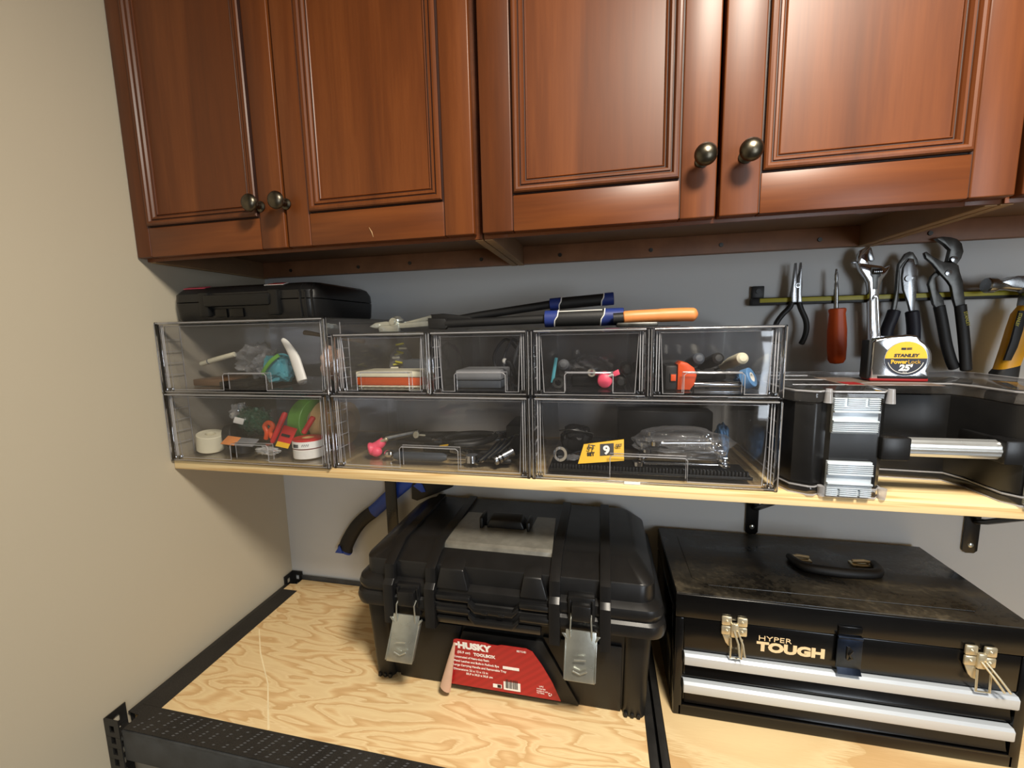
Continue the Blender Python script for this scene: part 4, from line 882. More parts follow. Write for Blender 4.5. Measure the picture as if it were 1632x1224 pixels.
# lower corner drawer
roll('tape_roll', 'white tape roll tilted at the left end of the corner drawer', 'tape', (.0560, -.262, FL+.0238), (.20, -.10, 1), .0265, .012, .036, 'cream', G1, 'cream')
roll('tape_roll', 'black tape roll leaning against the white tape roll', 'tape', (.0930, -.235, FL+.0306), (1, .25, .30), .0285, .012, .020, 'black_rubber', G1, 'black_rubber')
roll('tape_roll', 'green masking tape roll standing on edge in the corner drawer', 'tape', (.2380, -.165, FL+.0535), (1, -.10, 0), .0525, .030, .034, 'green', G1)
roll('tape_roll', 'tan masking tape roll standing just right of the green roll', 'tape', (.2860, -.165, FL+.0510), (1, -.06, 0), .0500, .030, .028, 'tan', G1)
roll('tape_roll', 'tan masking tape roll at the right end of the corner drawer', 'tape', (.3230, -.165, FL+.0500), (1, -.03, 0), .0490, .030, .026, 'tan', G1)
roll('tape_roll', 'small white tape roll lying flat at the right front of the corner drawer', 'tape', (.3040, -.260, FL+.0105), (0, .02, 1), .0310, .012, .019, 'white', G1)
t = roll('tape_roll', 'small red tape roll with a barcode band, stacked on the white roll', 'tape', (.3030, -.260, FL+.0310), (0, .03, 1), .0300, .012, .019, 'red', G1)
b = MB(); b.lathe([(.0296, -.0085), (.0306, -.0085), (.0306, .0055), (.0296, .0055)], (.3030, -.260, FL+.0310), (0, .03, 1), 40, closed=True); LBN = b.build('band', 'label_white', t)
b = MB()
for k in range(9):
    a = -PI/2-.45+k*.055; c_ = Vector((.3030, -.260, FL+.0296)); b.tube([c_+Vector((.0307*math.cos(a), .0307*math.sin(a), -.004)), c_+Vector((.0307*math.cos(a), .0307*math.sin(a), .003))], .0004 + .0003*(k % 2), 6)
for k in range(4):
    a = -PI/2+.25+k*.12; c_ = Vector((.3030, -.260, FL+.0296)); b.tube([c_+Vector((.0307*math.cos(a+q*.05), .0307*math.sin(a+q*.05), -.002+.005*abs(math.sin(q*1.6)))) for q in (0, .5, 1, 1.5)], .0005, 6)
b.build('print', 'ink', LBN)
roll('tape_roll', 'black electrical tape roll lying low behind the drawer pull', 'tape', (.1330, -.255, FL+.0105), (.1, .1, 1), .0230, .012, .018, 'black_rubber', G1, 'black_rubber')
solo(MB().blob((.0680, -.190, FL+.073), (.034, .018, .032), .35, 3, 3), 'foil_packet', 'foil', 'crumpled silver foil packet behind the white tape roll', 'packet', sharp=.3)
solo(MB().blob((.0640, -.175, FL+.0200), (.030, .04, .0195), .25, 3, 13), 'parts_bag', 'crinkly_film', 'clear bag of hardware at the back left of the corner drawer', 'bag', sharp=.3)
t = thing('packet', 'crumpled dark green packet with a small white label, on the black tape', 'packet', (.132, -.215, FL+.022))
b = MB(); b.blob((.1320, -.215, FL+.062), (.046, .022, .034), .3, 2.6, 5); GP = b.build('pouch', 'dark_green', t, sharp=.3)
b = MB(); b.blob((.1330, -.217, FL+.063), (.052, .028, .039), .30, 3.2, 6); b.build('film', 'green_film', t, sharp=.3)
b = MB(); b.hexa([(.1050, -.247, FL+.064), (.1300, -.248, FL+.060), (.1300, -.246, FL+.060), (.1050, -.245, FL+.064), (.1080, -.244, FL+.076), (.1330, -.245, FL+.072), (.1330, -.243, FL+.072), (.1080, -.242, FL+.076)]); b.build('label', 'label_white', GP)['label'] = 'small pale label'
t = thing('packet', 'orange and grey flat packet lying low in the corner drawer', 'packet', (.135, -.268, FL+.019))
b = MB(); b.hexa([(.1010, -.279, FL+.0230), (.1360, -.279, FL+.0205), (.1400, -.262, FL+.0340), (.1060, -.262, FL+.0370), (.1010, -.281, FL+.025), (.1360, -.281, FL+.0225), (.1400, -.264, FL+.0360), (.1060, -.264, FL+.0390)], .001); b.build('card', 'soft_orange', t)
b = MB(); b.hexa([(.1360, -.279, FL+.0205), (.1800, -.277, FL+.0190), (.1850, -.262, FL+.0320), (.1400, -.262, FL+.0340), (.1360, -.281, FL+.0225), (.1800, -.279, FL+.0210), (.1850, -.264, FL+.0340), (.1400, -.264, FL+.0360)], .001); b.build('sleeve', 'grey', t)
solo(MB().blob((.2070, -.266, FL+.0095), (.036, .014, .0105), .3, 3, 9), 'foil_packet', 'foil', 'crumpled silver foil lying in front of the green tape roll', 'packet', sharp=.3)
t = thing('orange_clip', 'small orange clip between the green packet and the green tape roll', 'clip', (.192, -.235, FL+.03))
b = MB(); b.tube(bez([(.186, -.246, FL+.030), (.192, -.248, FL+.045), (.186, -.246, FL+.058), (.196, -.245, FL+.066), (.205, -.244, FL+.058), (.199, -.246, FL+.046), (.202, -.246, FL+.032)], 6), .0050, 10); b.build('hook', 'orange', t)
for (p0, p1, lbl) in (((.2110, -.258, FL+.024), (.2350, -.238, FL+.088), 'glossy red plastic stick leaning on the green tape roll'), ((.2820, -.248, FL+.044), (.2960, -.228, FL+.078), 'short red plastic stick standing behind the red tape roll')):
    b = MB(); A_, B_ = Vector(p0), Vector(p1); b.tube([A_, A_.lerp(B_, .06), A_.lerp(B_, .94), B_], [.0030, .0056, .0060, .0035], 14); solo(b, 'plastic_stick', 'red', lbl, 'stick', 'red sticks in the corner drawer')
t = thing('tag_card', 'red and yellow tag card leaning on the green tape roll', 'card', (.245, -.245, FL+.02))
b = MB(); b.hexa([(.2240, -.262, FL+.022), (.2570, -.264, FL+.018), (.2570, -.2625, FL+.018), (.2240, -.2605, FL+.022), (.2290, -.240, FL+.060), (.2640, -.242, FL+.053), (.2640, -.2405, FL+.053), (.2290, -.2385, FL+.060)], .0005); TC = b.build('card', 'red', t)
b = MB(); b.hexa([(.2250, -.2645, FL+.0200), (.2570, -.2665, FL+.0160), (.2570, -.2655, FL+.0160), (.2250, -.2635, FL+.0200), (.2262, -.2590, FL+.0290), (.2585, -.2610, FL+.0245), (.2585, -.2600, FL+.0245), (.2262, -.2580, FL+.0290)]); b.build('stripe', 'yellow', TC)
b = MB(); b.hexa([(.2310, -.2533, FL+.0400), (.2530, -.2548, FL+.0365), (.2530, -.2543, FL+.0365), (.2310, -.2528, FL+.0400), (.2320, -.2507, FL+.0445), (.2540, -.2522, FL+.041), (.2540, -.2517, FL+.041), (.2320, -.2502, FL+.0445)]); b.build('print', 'ink', TC)
# upper corner drawer
t = thing('glue_stick', 'pale cream glue stick poking out of the clear bag', 'glue stick', (.065, -.235, FA+.04))
b = MB(); b.tube([(.0260, -.238, FA+.046), (.0290, -.238, FA+.047), (.0600, -.232, FA+.056), (.1060, -.225, FA+.067)], [.0035, .0054, .0056, .0056], 16); b.build('stick', 'cream', t)
b = MB(); b.tube([(.0440, -.2352, FA+.0512), (.0465, -.2347, FA+.052)], .0059, 16); b.build('band', 'grey', t)
solo(MB().blob((.1520, -.205, FA+.052), (.056, .05, .050), .42, 2.4, 2), 'plastic_bag', 'crinkly_film', 'crumpled clear plastic bag in the middle of the upper corner drawer', 'bag', sharp=.3)
solo(MB().blob((.1560, -.195, FA+.040), (.036, .034, .032), .42, 3.4, 22), 'bag_of_fittings', 'grey', 'grey fittings bunched inside the crumpled clear bag', 'fittings', sharp=.3)
t = thing('teal_pouch', 'teal pouch with a green stripe next to the white tube', 'pouch', (.225, -.235, FA))
b = MB(); b.blob((.2230, -.228, FA+.036), (.040, .026, .035), .22, 2.2, 4, power=2.6); TP = b.build('pouch', 'teal', t, sharp=.4)
b = MB(); b.tube(bez([(.2020, -.256, FA+.026), (.2150, -.259, FA+.040), (.2300, -.258, FA+.055), (.2440, -.252, FA+.066)], 6), .0042, 10, flat=.5, up=(0, -1, 0)); b.build('stripe', 'green', TP)
t = thing('sealant_tube', 'white flattened tube leaning at the right of the upper corner drawer', 'tube', (.29, -.255, FA))
b = MB(); q = bez([(.2590, -.256, FA+.098), (.2680, -.257, FA+.090), (.2850, -.259, FA+.065), (.2960, -.262, FA+.038), (.3060, -.266, FA+.013)], 6); n = len(q); b.tube(q, [.004+.0075*min(1, k/14) for k in range(n)], 14, flat=.6, up=(0, -1, 0)); b.build('body', 'white', t)
b = MB(); b.tube([(.3060, -.2660, FA+.0135), (.3078, -.267, FA+.0075)], [.010, .0075], 14); b.build('cap', 'crinkly_film', t)
solo(MB().blob((.3440, -.215, FA+.045), (.022, .04, .044), .3, 2.6, 8), 'parts_bag', 'peach', 'peach coloured parts bag at the right end of the upper corner drawer', 'bag', sharp=.3)
t = thing('paint_brush', 'brown bristled brush lying high at the back of the upper corner drawer', 'brush', (.26, -.11, FA+.085))
b = MB(); b.tube([(.2050, -.115, FA+.112), (.2500, -.11, FA+.104)], [.012, .009], 14, flat=.5); b.build('bristles', 'brown', t)
b = MB(); b.tube([(.2500, -.11, FA+.104), (.2700, -.108, FA+.100)], [.009, .008], 14, flat=.6); b.build('ferrule', 'steel', t)
b = MB(); b.tube([(.2700, -.108, FA+.100), (.3500, -.10, FA+.088)], [.006, .0075], 14, flat=.7); b.build('handle', 'tan', t)
solo(MB().box(.0270, .1000, -.262, -.13, FA+.0003, FA+.0150, .002), 'flat_box', 'brown', 'flat brown box on the floor of the upper corner drawer', 'box')
solo(MB().box(.1060, .1780, -.272, -.10, FA+.0003, FA+.0110, .002), 'flat_box', 'black_plastic', 'flat black box under the crumpled clear bag', 'box')
# drawer with the red box
t = thing('parts_box', 'red box with a clear pale lid in a narrow upper drawer', 'box', (.492, -.235, FU))
b = MB(); b.box(.4310, .5690, -.268, -.20, FU+.0045, FU+.0200, .0025); b.build('tray', 'orange_red', t)
b = MB(); b.box(.4300, .5700, -.2690, -.199, FU+.0205, FU+.0315, .0025); b.build('lid', 'cream', t)
b = MB(); b.box(.4330, .5670, -.2670, -.201, FU+.0002, FU+.0043, .0015)
for k in range(8): b.box(.438+k*.0158, .446+k*.0158, -.2695, -.266, FU+.0008, FU+.0040, .0008)
b.build('base', 'cream', t)
t = thing('parts_bag', 'bag of yellowish wall anchors behind the red box', 'bag', (.45, -.13, FU))
b = MB(); b.blob((.4560, -.125, FU+.040), (.026, .04, .039), .3, 2.4, 5); b.build('film', 'crinkly_film', t, sharp=.3)
for k in range(9):
    b = MB(); p = Vector((.445+.006*(k % 4), -.165+.02*(k//4), FU+.022+.007*k)); b.tube([p, p+Vector((.016, .004*(k % 3), .003*((k % 3)-1)))], .0022, 8); b.build('wall_anchor', ['olive_yellow', 'cream', 'olive_yellow'][k % 3], t)
solo(MB().box(.5060, .5740, -.13, -.06, FU+.0003, FU+.086, .004), 'small_case', 'mid_grey', 'upright grey case behind the red box', 'case')
solo(MB().box(.4900, .5720, -.185, -.14, FU+.0003, FU+.048, .003), 'small_case', 'slate', 'low grey case between the red box and the upright case', 'case')
# drawer with the grey case
t = thing('small_case', 'grey translucent case lying in a narrow upper drawer', 'case', (.682, -.235, FU))
b = MB(); b.box(.6380, .7250, -.268, -.19, FU+.0003, FU+.0150, .003); b.build('base', 'slate', t)
b = MB(); b.box(.6375, .7255, -.2685, -.1895, FU+.0155, FU+.0340, .003); b.build('lid', 'grey', t)
t = thing('bungee_hook', 'black curved hook beside the grey translucent case', 'hook', (.737, -.245, FU))
b = MB(); b.tube(bez([(.7440, -.225, FU+.0040), (.7460, -.245, FU+.025), (.7400, -.252, FU+.045), (.7290, -.252, FU+.050)], 6), .0038, 10); b.build('hook', 'black_rubber', t)
b = MB(); b.ball((.7290, -.252, FU+.050), (.005, .0045, .005), 12); b.build('tip', 'white', t)
for k in range(3):
    b = MB(); yk = -.060-.022*k; q = bez([(.665+.022*k, yk, FU+.006), (.66+.03*k, yk-.002, FU+.05), (.69+.022*k, yk-.003, FU+.085), (.72+.012*k, yk, FU+.05), (.725+.006*k, yk-.002, FU+.006)], 8); b.tube(q, .0035, 8); solo(b, 'cable', 'mid_grey', ['grey cable loop at the back left of the grey case drawer', 'grey cable loop behind the middle of the grey case', 'grey cable loop behind the black curved hook'][k], 'cable', 'cable loops')
# drawer with the pink screwdriver
def driver(label, x, z, y0, hl, r, mat, tip=True, dz=0, dx=0, grp='screwdrivers lying in the upper drawers'):
    t = thing('screwdriver', label, 'screwdriver', (x, y0+.06, z-r), grp)
    b = MB(); d = Vector((dx, hl, dz)); L0 = d.length
    b.lathe([(.0001, 0), (r*.55, .0005), (r*.9, .004), (r, .010), (r*.98, L0*.55), (r*.7, L0*.8), (r*.8, L0*.95), (r*.5, L0)], (x, y0, z), d, 20); b.build('handle', mat, t)
    b = MB(); e = d.normalized(); p = Vector((x, y0, z))+d; b.tube([p-e*.002, p+e*.07], .0028, 10); b.build('shaft', 'steel', t); return t
driver('pink handled screwdriver end in the drawer under the blue grips', .9110, FU+.0140, -.262, .075, .0135, 'pink')
t = thing('pink_tag', 'small pink square tag beside the pink screwdriver end', 'tag', (.934, -.245, FU+.02)); b = MB(); b.hexa([(.9270, -.262, FU+.022), (.9370, -.262, FU+.0260), (.9370, -.258, FU+.0260), (.9270, -.258, FU+.022), (.9240, -.262, FU+.030), (.9340, -.262, FU+.035), (.9340, -.258, FU+.035), (.9240, -.258, FU+.030)], .001); b.build('tag', 'pink', t); b = MB(); b.tube([(.925, -.262, FU+.026), (.913, -.255, FU+.020)], .0022, 8); b.build('pin', 'white', t)
driver('black screwdriver right of the pink screwdriver end', .9390, FU+.0110, -.250, .085, .0105, 'black_rubber')
driver('black screwdriver against the right side of the pink screwdriver drawer', .9490, FU+.0330, -.255, .085, .0105, 'black_rubber')
driver('grey ended screwdriver at the back of the pink screwdriver drawer', .8360, FU+.0420, -.235, .085, .0110, 'mid_grey', dz=-.02)
b = MB(); b.tube([(.8180, -.255, FU+.010), (.8250, -.250, FU+.055)], .0030, 10, flat=.5); solo(b, 'plastic_stick', 'teal', 'thin teal stick at the left of the pink screwdriver drawer', 'stick')
b = MB(); b.lathe([(.0055, 0), (.010, 0), (.0105, .004), (.0105, .022), (.0055, .022)], (.8290, -.262, FU+.0108), (0, 1, 0), 20, closed=True); solo(b, 'socket', 'dark_steel', 'dark steel socket at the left front of the pink screwdriver drawer', 'socket')
b = MB(); b.lathe([(.004, 0), (.0075, 0), (.008, .003), (.008, .025), (.004, .025)], (.8880, -.256, FU+.0285), (.3, 1, 0), 18, closed=True); solo(b, 'socket', 'chrome', 'small chrome socket left of the pink screwdriver end', 'socket')
solo(MB().blob((.8800, -.14, FU+.030), (.052, .05, .028), .3, 2.6, 15), 'parts_bag', 'crinkly_film', 'clear bag at the back of the pink screwdriver drawer', 'bag', sharp=.3)
solo(MB().box(.8500, .9050, -.225, -.18, FU+.0004, FU+.0190, .003), 'small_case', 'black_plastic', 'small black case behind the chrome socket', 'case')
# drawer with the orange tape measure
t = thing('tape_measure', 'orange and black tape measure at the left of an upper drawer', 'tape measure', (1.037, -.25, FU))
b = MB(); b.prism([(1.0290, FU+.0005), (1.0290, FU+.044), (1.034, FU+.049), (1.0450, FU+.046), (1.0555, FU+.038), (1.0600, FU+.026), (1.0570, FU+.010), (1.0500, FU+.0005)], -.272, -.238, .004); TB = b.build('case', 'orange', t)
b = MB(); b.box(1.0095, 1.0295, -.2715, -.2385, FU+.0005, FU+.043, .005); b.box(1.0170, 1.0280, -.2735, -.271, FU+.015, FU+.029, .0008); b.build('side_panel', 'black_rubber', t)
b = MB(); b.box(1.0185, 1.0265, -.2748, -.2732, FU+.0165, FU+.0275, .0005); b.build('button', 'orange', t)
for (x, m_, l) in ((1.0700, 'slate', 'grey ended screwdriver just right of the orange tape measure'), (1.1010, 'black_rubber', 'dark ended screwdriver in the middle of the orange tape measure drawer'), (1.1390, 'cream', 'cream ended screwdriver at the right of the orange tape measure drawer')):
    driver(l, x, FU+.0520, -.238, .085, .0108, m_, dz=-.022, dx=-.01)
b = MB(); b.tube([(1.0620, -.236, FU+.0060), (1.1440, -.232, FU+.0060)], .0052, 14); solo(b, 'steel_bar', 'chrome', 'thin chrome bar lying at the front of the orange tape measure drawer', 'bar')
b = MB(); b.hexa([(1.0620, -.2260, FU+.0004), (1.1400, -.2240, FU+.0004), (1.1400, -.212, FU+.0004), (1.0620, -.212, FU+.0004), (1.0620, -.2260, FU+.0090), (1.1400, -.2240, FU+.0070), (1.1400, -.212, FU+.0070), (1.0620, -.212, FU+.0090)], .001); solo(b, 'cold_chisel', 'steel', 'flat steel chisel behind the thin chrome bar', 'chisel')
roll('tape_roll', 'sky blue tape roll leaning at the right of the orange tape measure', 'tape', (1.1410, -.258, FU+.0195), (.75, -.55, .4), .0165, .008, .014, 'sky_blue', None, 'white')
solo(MB().blob((1.1450, -.205, FU+.012), (.011, .02, .0115), .3, 2.5, 3), 'blue_rag', 'sky_blue', 'small blue rag behind the sky blue tape roll', 'rag', sharp=.4)
solo(MB().box(1.0100, 1.1450, -.12, -.06, FU+.0004, FU+.0270, .003), 'small_case', 'black_plastic', 'long black case at the back of the orange tape measure drawer', 'case')
# lower middle drawer: pliers and more
def pliers(label, x, y, ang, mat, sc=1.0, z=FL+.0075, spread=.3):
    t = thing('pliers', label, 'pliers', (x, y, z-.0065), 'pliers in the lower middle drawer'); m = Matrix.Translation((x, y, z)) @ Matrix.Rotation(ang, 4, 'Z') @ Matrix.Scale(sc, 4)
    b = MB(); b.tf = m; b.prism([(-.012, 0), (-.006, -.010), (.008, -.009), (.045, -.002), (.045, .002), (.008, .009), (-.006, .010)], -.004, .004, .0012, 0, 'xy'); b.cyl((0, 0, -.0055), (0, 0, .0055), .0055, .0055, 16); b.build('jaws', 'steel', t)
    for s in (-1, 1):
        b = MB(); b.tf = m; b.tube(bez([(-.008, s*.005, 0), (-.030, s*(.008+.02*spread), 0), (-.070, s*(.012+.03*spread), 0), (-.105, s*(.008+.02*spread), 0)], 6), [.0045]+[.0058]*16+[.005, .0035], 12); b.build('grip', mat, t)
    return t
pliers('black gripped pliers lying in the middle of the lower middle drawer', .640, -.215, PI*.92, 'black_rubber', 1.0)
pliers('grey gripped pliers lying toward the back of the lower middle drawer', .640, -.120, PI*.05, 'slate', 1.0)
pliers('black gripped pliers stacked on the grey gripped pair', .665, -.135, PI*.12, 'black_rubber', 1.0, FL+.0205)
pliers('open jawed black pliers on top of the tool heap', .690, -.160, PI*.22, 'black_rubber', 1.05, FL+.0345, 1.0)
t = thing('pistol_grip_tool', 'pink gripped tool at the left of the lower middle drawer', 'hand tool', (.445, -.23, FL))
b = MB(); b.tube(bez([(.4330, -.245, FL+.0150), (.4440, -.240, FL+.018), (.4560, -.236, FL+.026), (.4620, -.232, FL+.034)], 6), [.010, .0125, .0135, .0135, .013, .012, .011, .011, .0105, .010, .010, .010, .0098, .0095, .009, .0085, .008, .0075, .007], 16, up=(0, 1, 0)); b.ball((.4500, -.245, FL+.0110), (.013, .010, .0105), 16); b.build('grip', 'pink', t)
b = MB(); b.tube([(.456, -.240, FL+.030), (.4700, -.238, FL+.036)], .0035, 10); b.ball((.4700, -.238, FL+.036), .0045, 10); b.build('lever', 'brass_nickel', t)
b = MB(); b.tube([(.462, -.225, FL+.034), (.520, -.190, FL+.042)], [.008, .006], 12); b.build('barrel', 'dark_steel', t)
b = MB(); b.ball((.4800, -.245, FL+.0085), (.012, .010, .0085), 16); solo(b, 'steel_ball', 'chrome', 'shiny round steel piece beside the pink gripped tool', 'fitting')
t = thing('ratchet', 'steel ratchet with a grey handle lying across the lower middle drawer', 'ratchet', (.56, -.235, FL))
b = MB(); b.tube([(.500, -.262, FL+.0095), (.510, -.262, FL+.0095), (.600, -.258, FL+.0095), (.610, -.258, FL+.0095)], [.006, .0092, .0088, .005], 14); b.build('handle', 'slate', t)
b = MB(); b.tube([(.610, -.258, FL+.0095), (.650, -.256, FL+.0095)], .004, 10); b.cyl((.660, -.256, FL+.003), (.660, -.256, FL+.0165), .0125, .0115, 20); b.build('head', 'chrome', t)
t = thing('utility_knife', 'black utility knife with a yellow slider lying in the tool heap', 'knife', (.575, -.185, FL))
b = MB(); b.box(.530, .610, -.196, -.176, FL+.0004, FL+.0165, .004); b.build('body', 'black_plastic', t); b = MB(); b.hexa([(.5700, -.1985, FL+.012), (.590, -.1985, FL+.0155), (.590, -.195, FL+.0155), (.570, -.195, FL+.012), (.5700, -.1985, FL+.0155), (.590, -.1985, FL+.019), (.590, -.195, FL+.019), (.570, -.195, FL+.0155)], .0008); b.build('slider', 'yellow', t)
b = MB(); b.lathe([(.0001, 0), (.0065, .0003), (.0075, .002), (.0065, .005), (.002, .0055), (.002, .028), (.0001, .031)], (.5230, -.212, FL+.041), (.4, 1, -.3), 18); solo(b, 'bolt', 'cream', 'pale round headed bolt on the tool heap', 'bolt')
t = thing('socket_set', 'bundle of dark hex keys at the right of the lower middle drawer', 'hex keys', (.70, -.245, FL))
for k in range(6):
    b = MB(); q = [(.672+.0075*k, -.266+.001*k, FL+.005+.0025*k), (.690+.0078*k, -.236, FL+.018+.0032*k), (.700+.0078*k, -.21, FL+.030+.0032*k), (.707+.0078*k, -.212, FL+.031+.0032*k)]; b.tube(q, .0030-.0001*k, 6); b.build('hex_key', ['blued_steel', 'dark_steel'][k % 2], t)
t = thing('socket', 'ribbed chrome socket with dark rings at the right front of the lower middle drawer', 'socket', (.73, -.25, FL))
b = MB(); A_ = Vector((.7080, -.268, FL+.0105)); B_ = Vector((.7390, -.246, FL+.024)); d = B_-A_; L0 = d.length
b.lathe([(.004, 0), (.0088, 0), (.0095, .002), (.0095, .006), (.0085, .0065), (.0085, .009), (.0095, .0095), (.0095, .014), (.0085, .0145), (.0085, .017), (.0095, .0175), (.0095, L0), (.004, L0)], A_, d, 22, closed=True); b.build('body', 'steel', t)
b = MB(); b.lathe([(.0087, .0065), (.009, .0065), (.009, .009), (.0087, .009)], A_, d, 22, closed=True); b.lathe([(.0087, .0145), (.009, .0145), (.009, .017), (.0087, .017)], A_, d, 22, closed=True); b.build('ring', 'black_gloss', t)
solo(MB().box(.7090, .7560, -.17, -.07, FL+.0004, FL+.0560, .004), 'small_case', 'black_plastic', 'black case at the right back of the lower middle drawer', 'case')
for k, (x, y, a) in enumerate(((.550, -.09, .2), (.500, -.13, -.15))):
    b = MB(); c = Vector((math.cos(a), math.sin(a), 0)); p = Vector((x, y, FL+.010)); b.tube([p-c*.07, p-c*.065, p+c*.02, p+c*.028], [.006, .0096, .0090, .005], 14); t = thing('screwdriver', ['black screwdriver at the back of the lower middle drawer', 'black screwdriver behind the pink gripped tool'][k], 'screwdriver', p, 'screwdrivers in the lower middle drawer'); b.build('handle', 'black_rubber', t); b = MB(); b.tube([p+c*.027, p+c*.10], .003, 10); b.build('shaft', 'steel', t)
# lower right drawer: wrenches
t = thing('wrench_tray', 'long black ribbed tray lying under the chrome wrenches', 'tray', (.98, -.25, FL))
b = MB(); b.box(.8120, 1.1500, -.276, -.205, FL+.0003, FL+.0045, .001)
for k in range(60): b.box(.8160+k*.0055, .8195+k*.0055, -.2775, -.269, FL+.0043, FL+.0135, .0006)
b.box(.8120, 1.1500, -.2788, -.2765, FL+.0003, FL+.006, .0006)
b.build('tray', 'black_plastic', t)
def wrench(label, x, y, ln, ang, z, mat='chrome', tilt=0):
    t = thing('combination_wrench', label, 'wrench', (x, y, z-.003), 'chrome wrenches in the lower right drawer'); m = Matrix.Translation((x, y, z)) @ Matrix.Rotation(ang, 4, 'Z') @ Matrix.Rotation(tilt, 4, 'Y'); hr = .006+ln*.035
    b = MB(); b.tf = m; b.prism([(-ln/2, -.0035), (ln/2, -.0032), (ln/2, .0032), (-ln/2, .0035)], -.002, .002, .0008, 0, 'xy'); b.build('shank', mat, t)
    b = MB(); b.tf = m; b.lathe([(hr*.62, -.0035), (hr, -.0035), (hr, .0035), (hr*.62, .0035)], (-ln/2-hr*.8, 0, 0), (0, 0, 1), 24, closed=True); b.build('ring_end', mat, t)
    b = MB(); b.tf = m; a0 = .55; P = [(ln/2+hr*.75+hr*math.cos(q), hr*math.sin(q)) for q in [a0+(2*PI-2*a0)*k/20 for k in range(21)]]; P += [(ln/2+hr*.75+hr*.45, -hr*.45), (ln/2+hr*.75-hr*.2, -hr*.42), (ln/2+hr*.75-hr*.2, hr*.42), (ln/2+hr*.75+hr*.45, hr*.45)]; b.prism(P, -.003, .003, .0008, 0, 'xy'); b.build('open_end', mat, t); return t
WL = ['longest chrome wrench at the front of the pile', 'chrome wrench second from the front of the pile', 'chrome wrench in the middle front of the pile', 'chrome wrench in the middle of the pile', 'chrome wrench at the back of the pile', 'short chrome wrench on top of the pile', 'small chrome wrench lying highest on the pile']
for k, l in enumerate(WL): wrench(l+', lower right drawer', 1.040+.004*(k % 3), -.262+.013*k if k < 5 else -.255+.03*(k-5), .125-.008*k, (.06, -.05, .03, -.04, .05, .14, -.1)[k], FL+.0185 + .0075*k*(1 if k < 5 else .95), 'chrome')
solo(MB().blob((1.046, -.225, FL+.046), (.095, .05, .034), .16, 2.2, 51), 'wrench_sleeve', 'crinkly_film', 'clear crinkled sleeve over the pile of chrome wrenches', 'sleeve', sharp=.3)
t = thing('ring_spanner', 'large chrome ring spanner standing out at the left of the lower right drawer', 'wrench', (.84, -.235, FL))
b = MB(); b.lathe([(.0085, -.005), (.0135, -.005), (.0145, 0), (.0135, .005), (.0085, .005)], (.8340, -.262, FL+.0275), (-.35, -1, .25), 28, closed=True); b.build('ring_end', 'chrome', t)
b = MB(); b.tube([(.8440, -.257, FL+.020), (.8600, -.240, FL+.023), (.930, -.190, FL+.026)], [.0065, .0055, .0055], 12, flat=.7); b.build('shank', 'chrome', t)
t = thing('yellow_card', 'yellow hang card with black print on the wrench sleeve', 'card', (.905, -.262, FL+.014))
def yc(u, v): return Vector((.8650+.080*u, -.2745+.016*v+.004*u, FL+.0150+.034*v+(.008*u)))
b = MB(); cs = [yc(0, 0), yc(1, 0), yc(1, 1), yc(.12, .9)]; b.hexa([c+Vector((0, -.0006, -.0002)) for c in cs]+[c+Vector((0, .0006, .0002)) for c in cs]); YC = b.build('card', 'yellow', t, smooth=False)
b = MB()
for (u0, u1, v0, v1) in ((.48, .78, .30, .86),): b.hexa([yc(u0, v0)+Vector((0, -.0012, 0)), yc(u1, v0)+Vector((0, -.0012, 0)), yc(u1, v1)+Vector((0, -.0012, 0)), yc(u0, v1)+Vector((0, -.0012, 0))]+[yc(u0, v0)+Vector((0, -.0004, 0)), yc(u1, v0)+Vector((0, -.0004, 0)), yc(u1, v1)+Vector((0, -.0004, 0)), yc(u0, v1)+Vector((0, -.0004, 0))])
A_ = yc(.2, .32); b.text('5T', Matrix.Translation(A_+Vector((0, -.0012, .0135))) @ Matrix.Rotation(.1, 4, 'Y') @ Matrix.Rotation(PI/2-.42, 4, 'X'), .012, .0004, .0002, 1.0); b.text('SET', Matrix.Translation(A_+Vector((0, -.0012, .001))) @ Matrix.Rotation(-.1, 4, 'Y') @ Matrix.Rotation(PI/2-.42, 4, 'X'), .0085, .0004, .0002, 1.0)
A_ = yc(.82, .38); b.text('GET', Matrix.Translation(A_+Vector((0, -.0012, .012))) @ Matrix.Rotation(-.1, 4, 'Y') @ Matrix.Rotation(PI/2-.42, 4, 'X'), .006, .0003, .0002, 1.0)
b.build('print', 'ink', YC, smooth=False)
b = MB(); A_ = yc(.56, .36); b.text('9', Matrix.Translation(A_+Vector((0, -.0022, .001))) @ Matrix.Rotation(-.1, 4, 'Y') @ Matrix.Rotation(PI/2-.42, 4, 'X'), .0205, .0009, .0002, 1.1); b.build('numeral', 'label_white', YC, smooth=False)
solo(MB().blob((.8480, -.255, FL+.0205), (.030, .014, .0055), .3, 2.4, 31), 'wrench_sleeve', 'crinkly_film', 'clear sleeve end left of the yellow card', 'sleeve', sharp=.3)
t = thing('zip_pouch', 'soft black pouch at the left of the lower right drawer', 'pouch', (.85, -.19, FL))
b = MB(); b.blob((.8560, -.17, FL+.032), (.034, .035, .0315), .16, 2, 12, power=2.8); b.build('pouch', 'black_rubber', t, sharp=.5); b = MB(); b.tube(bez([(.824, -.192, FL+.054), (.850, -.206, FL+.060), (.890, -.192, FL+.050)], 6), .0014, 8); b.build('zip', 'dark_steel', t)
for k in range(3):
    b = MB(); x = .888+.0155*k; b.lathe([(.003, 0), (.0065, 0), (.007, .002), (.007, .018), (.003, .018)], (x, -.228, FL+.036+.001*k), (.1, 1, 0), 18, closed=True); solo(b, 'socket', 'dark_steel', ['black socket nearest the ring spanner, above the yellow card', 'middle black socket above the yellow card', 'right hand black socket above the yellow card'][k], 'socket', 'black sockets above the yellow card')
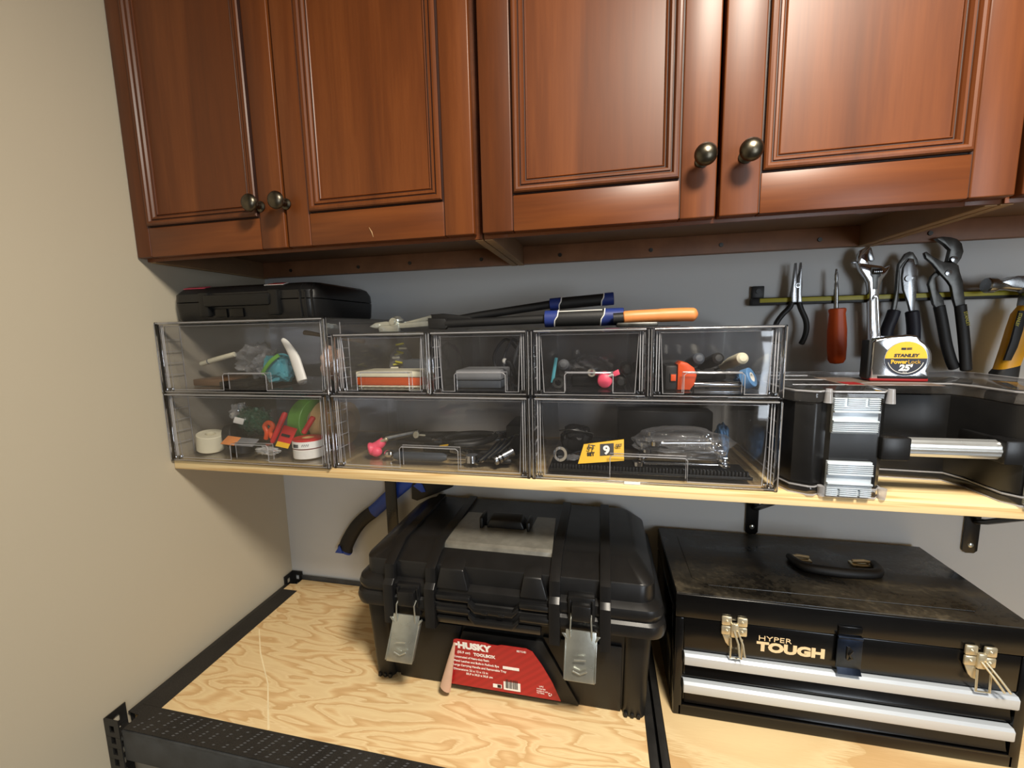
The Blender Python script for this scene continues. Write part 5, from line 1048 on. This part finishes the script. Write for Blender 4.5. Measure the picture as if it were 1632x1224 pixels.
solo(MB().box(.888, .942, -.222, -.13, FL+.0004, FL+.0280, .003), 'small_case', 'black_plastic', 'low black case under the three black sockets', 'case')
solo(MB().box(.9400, 1.1300, -.10, -.055, FL+.0004, FL+.0800, .004), 'long_case', 'black_plastic', 'long black case at the back of the lower right drawer', 'case')
solo(MB().blob((1.1290, -.17, FL+.040), (.014, .03, .039), .22, 2.2, 44), 'blue_rag', 'sky_blue', 'pale blue rag at the right side of the lower right drawer', 'rag', sharp=.4)
# ================================================================= light, camera
def area(name, loc, target, size, power, col, shape='DISK', sy=None):
    l = bpy.data.lights.new(name, 'AREA'); l.shape = shape; l.size = size; l.energy = power; l.color = col
    if sy: l.size_y = sy
    o = bpy.data.objects.new(name, l); COL.objects.link(o); o.location = loc
    o.rotation_euler = (Vector(target)-Vector(loc)).to_track_quat('-Z', 'Y').to_euler(); return o
area('ceiling_lamp', (1.30, -1.12, ZC-.03), (1.30, -1.12, 0), .34, 40, (1.0, .91, .77))
area('daylight', ((WX0+WX1)/2, YN-.10, (WZ0+WZ1)/2), ((WX0+WX1)/2, 0, (WZ0+WZ1)/2), WX1-WX0-.1, 30, (.86, .93, 1.0), 'RECTANGLE', WZ1-WZ0-.1)
wd = bpy.data.worlds.new('World'); S.world = wd; wd.use_nodes = True
wd.node_tree.nodes['Background'].inputs[0].default_value = (.75, .85, 1, 1); wd.node_tree.nodes['Background'].inputs[1].default_value = 1.0
cam = bpy.data.cameras.new('camera'); co = bpy.data.objects.new('camera', cam); COL.objects.link(co); S.camera = co
cam.sensor_width = 36; cam.sensor_fit = 'HORIZONTAL'; cam.lens = FPX/1632*36; cam.clip_start = .01
r, f_, u = CAM_R.col[0], CAM_R.col[1], CAM_R.col[2]
co.matrix_world = Matrix(((r.x, u.x, -f_.x, CAM_C.x), (r.y, u.y, -f_.y, CAM_C.y), (r.z, u.z, -f_.z, CAM_C.z), (0, 0, 0, 1)))
vs = S.view_settings; vs.view_transform = 'Standard'; vs.look = 'None'; vs.gamma = 1; vs.use_curve_mapping = False; vs.exposure = 0.2
cy = S.cycles; cy.max_bounces = 14; cy.diffuse_bounces = 5; cy.glossy_bounces = 4; cy.transparent_max_bounces = 48; cy.transmission_bounces = 12; cy.caustics_reflective = False; cy.caustics_refractive = False; cy.sample_clamp_indirect = 4; cy.use_denoising = True
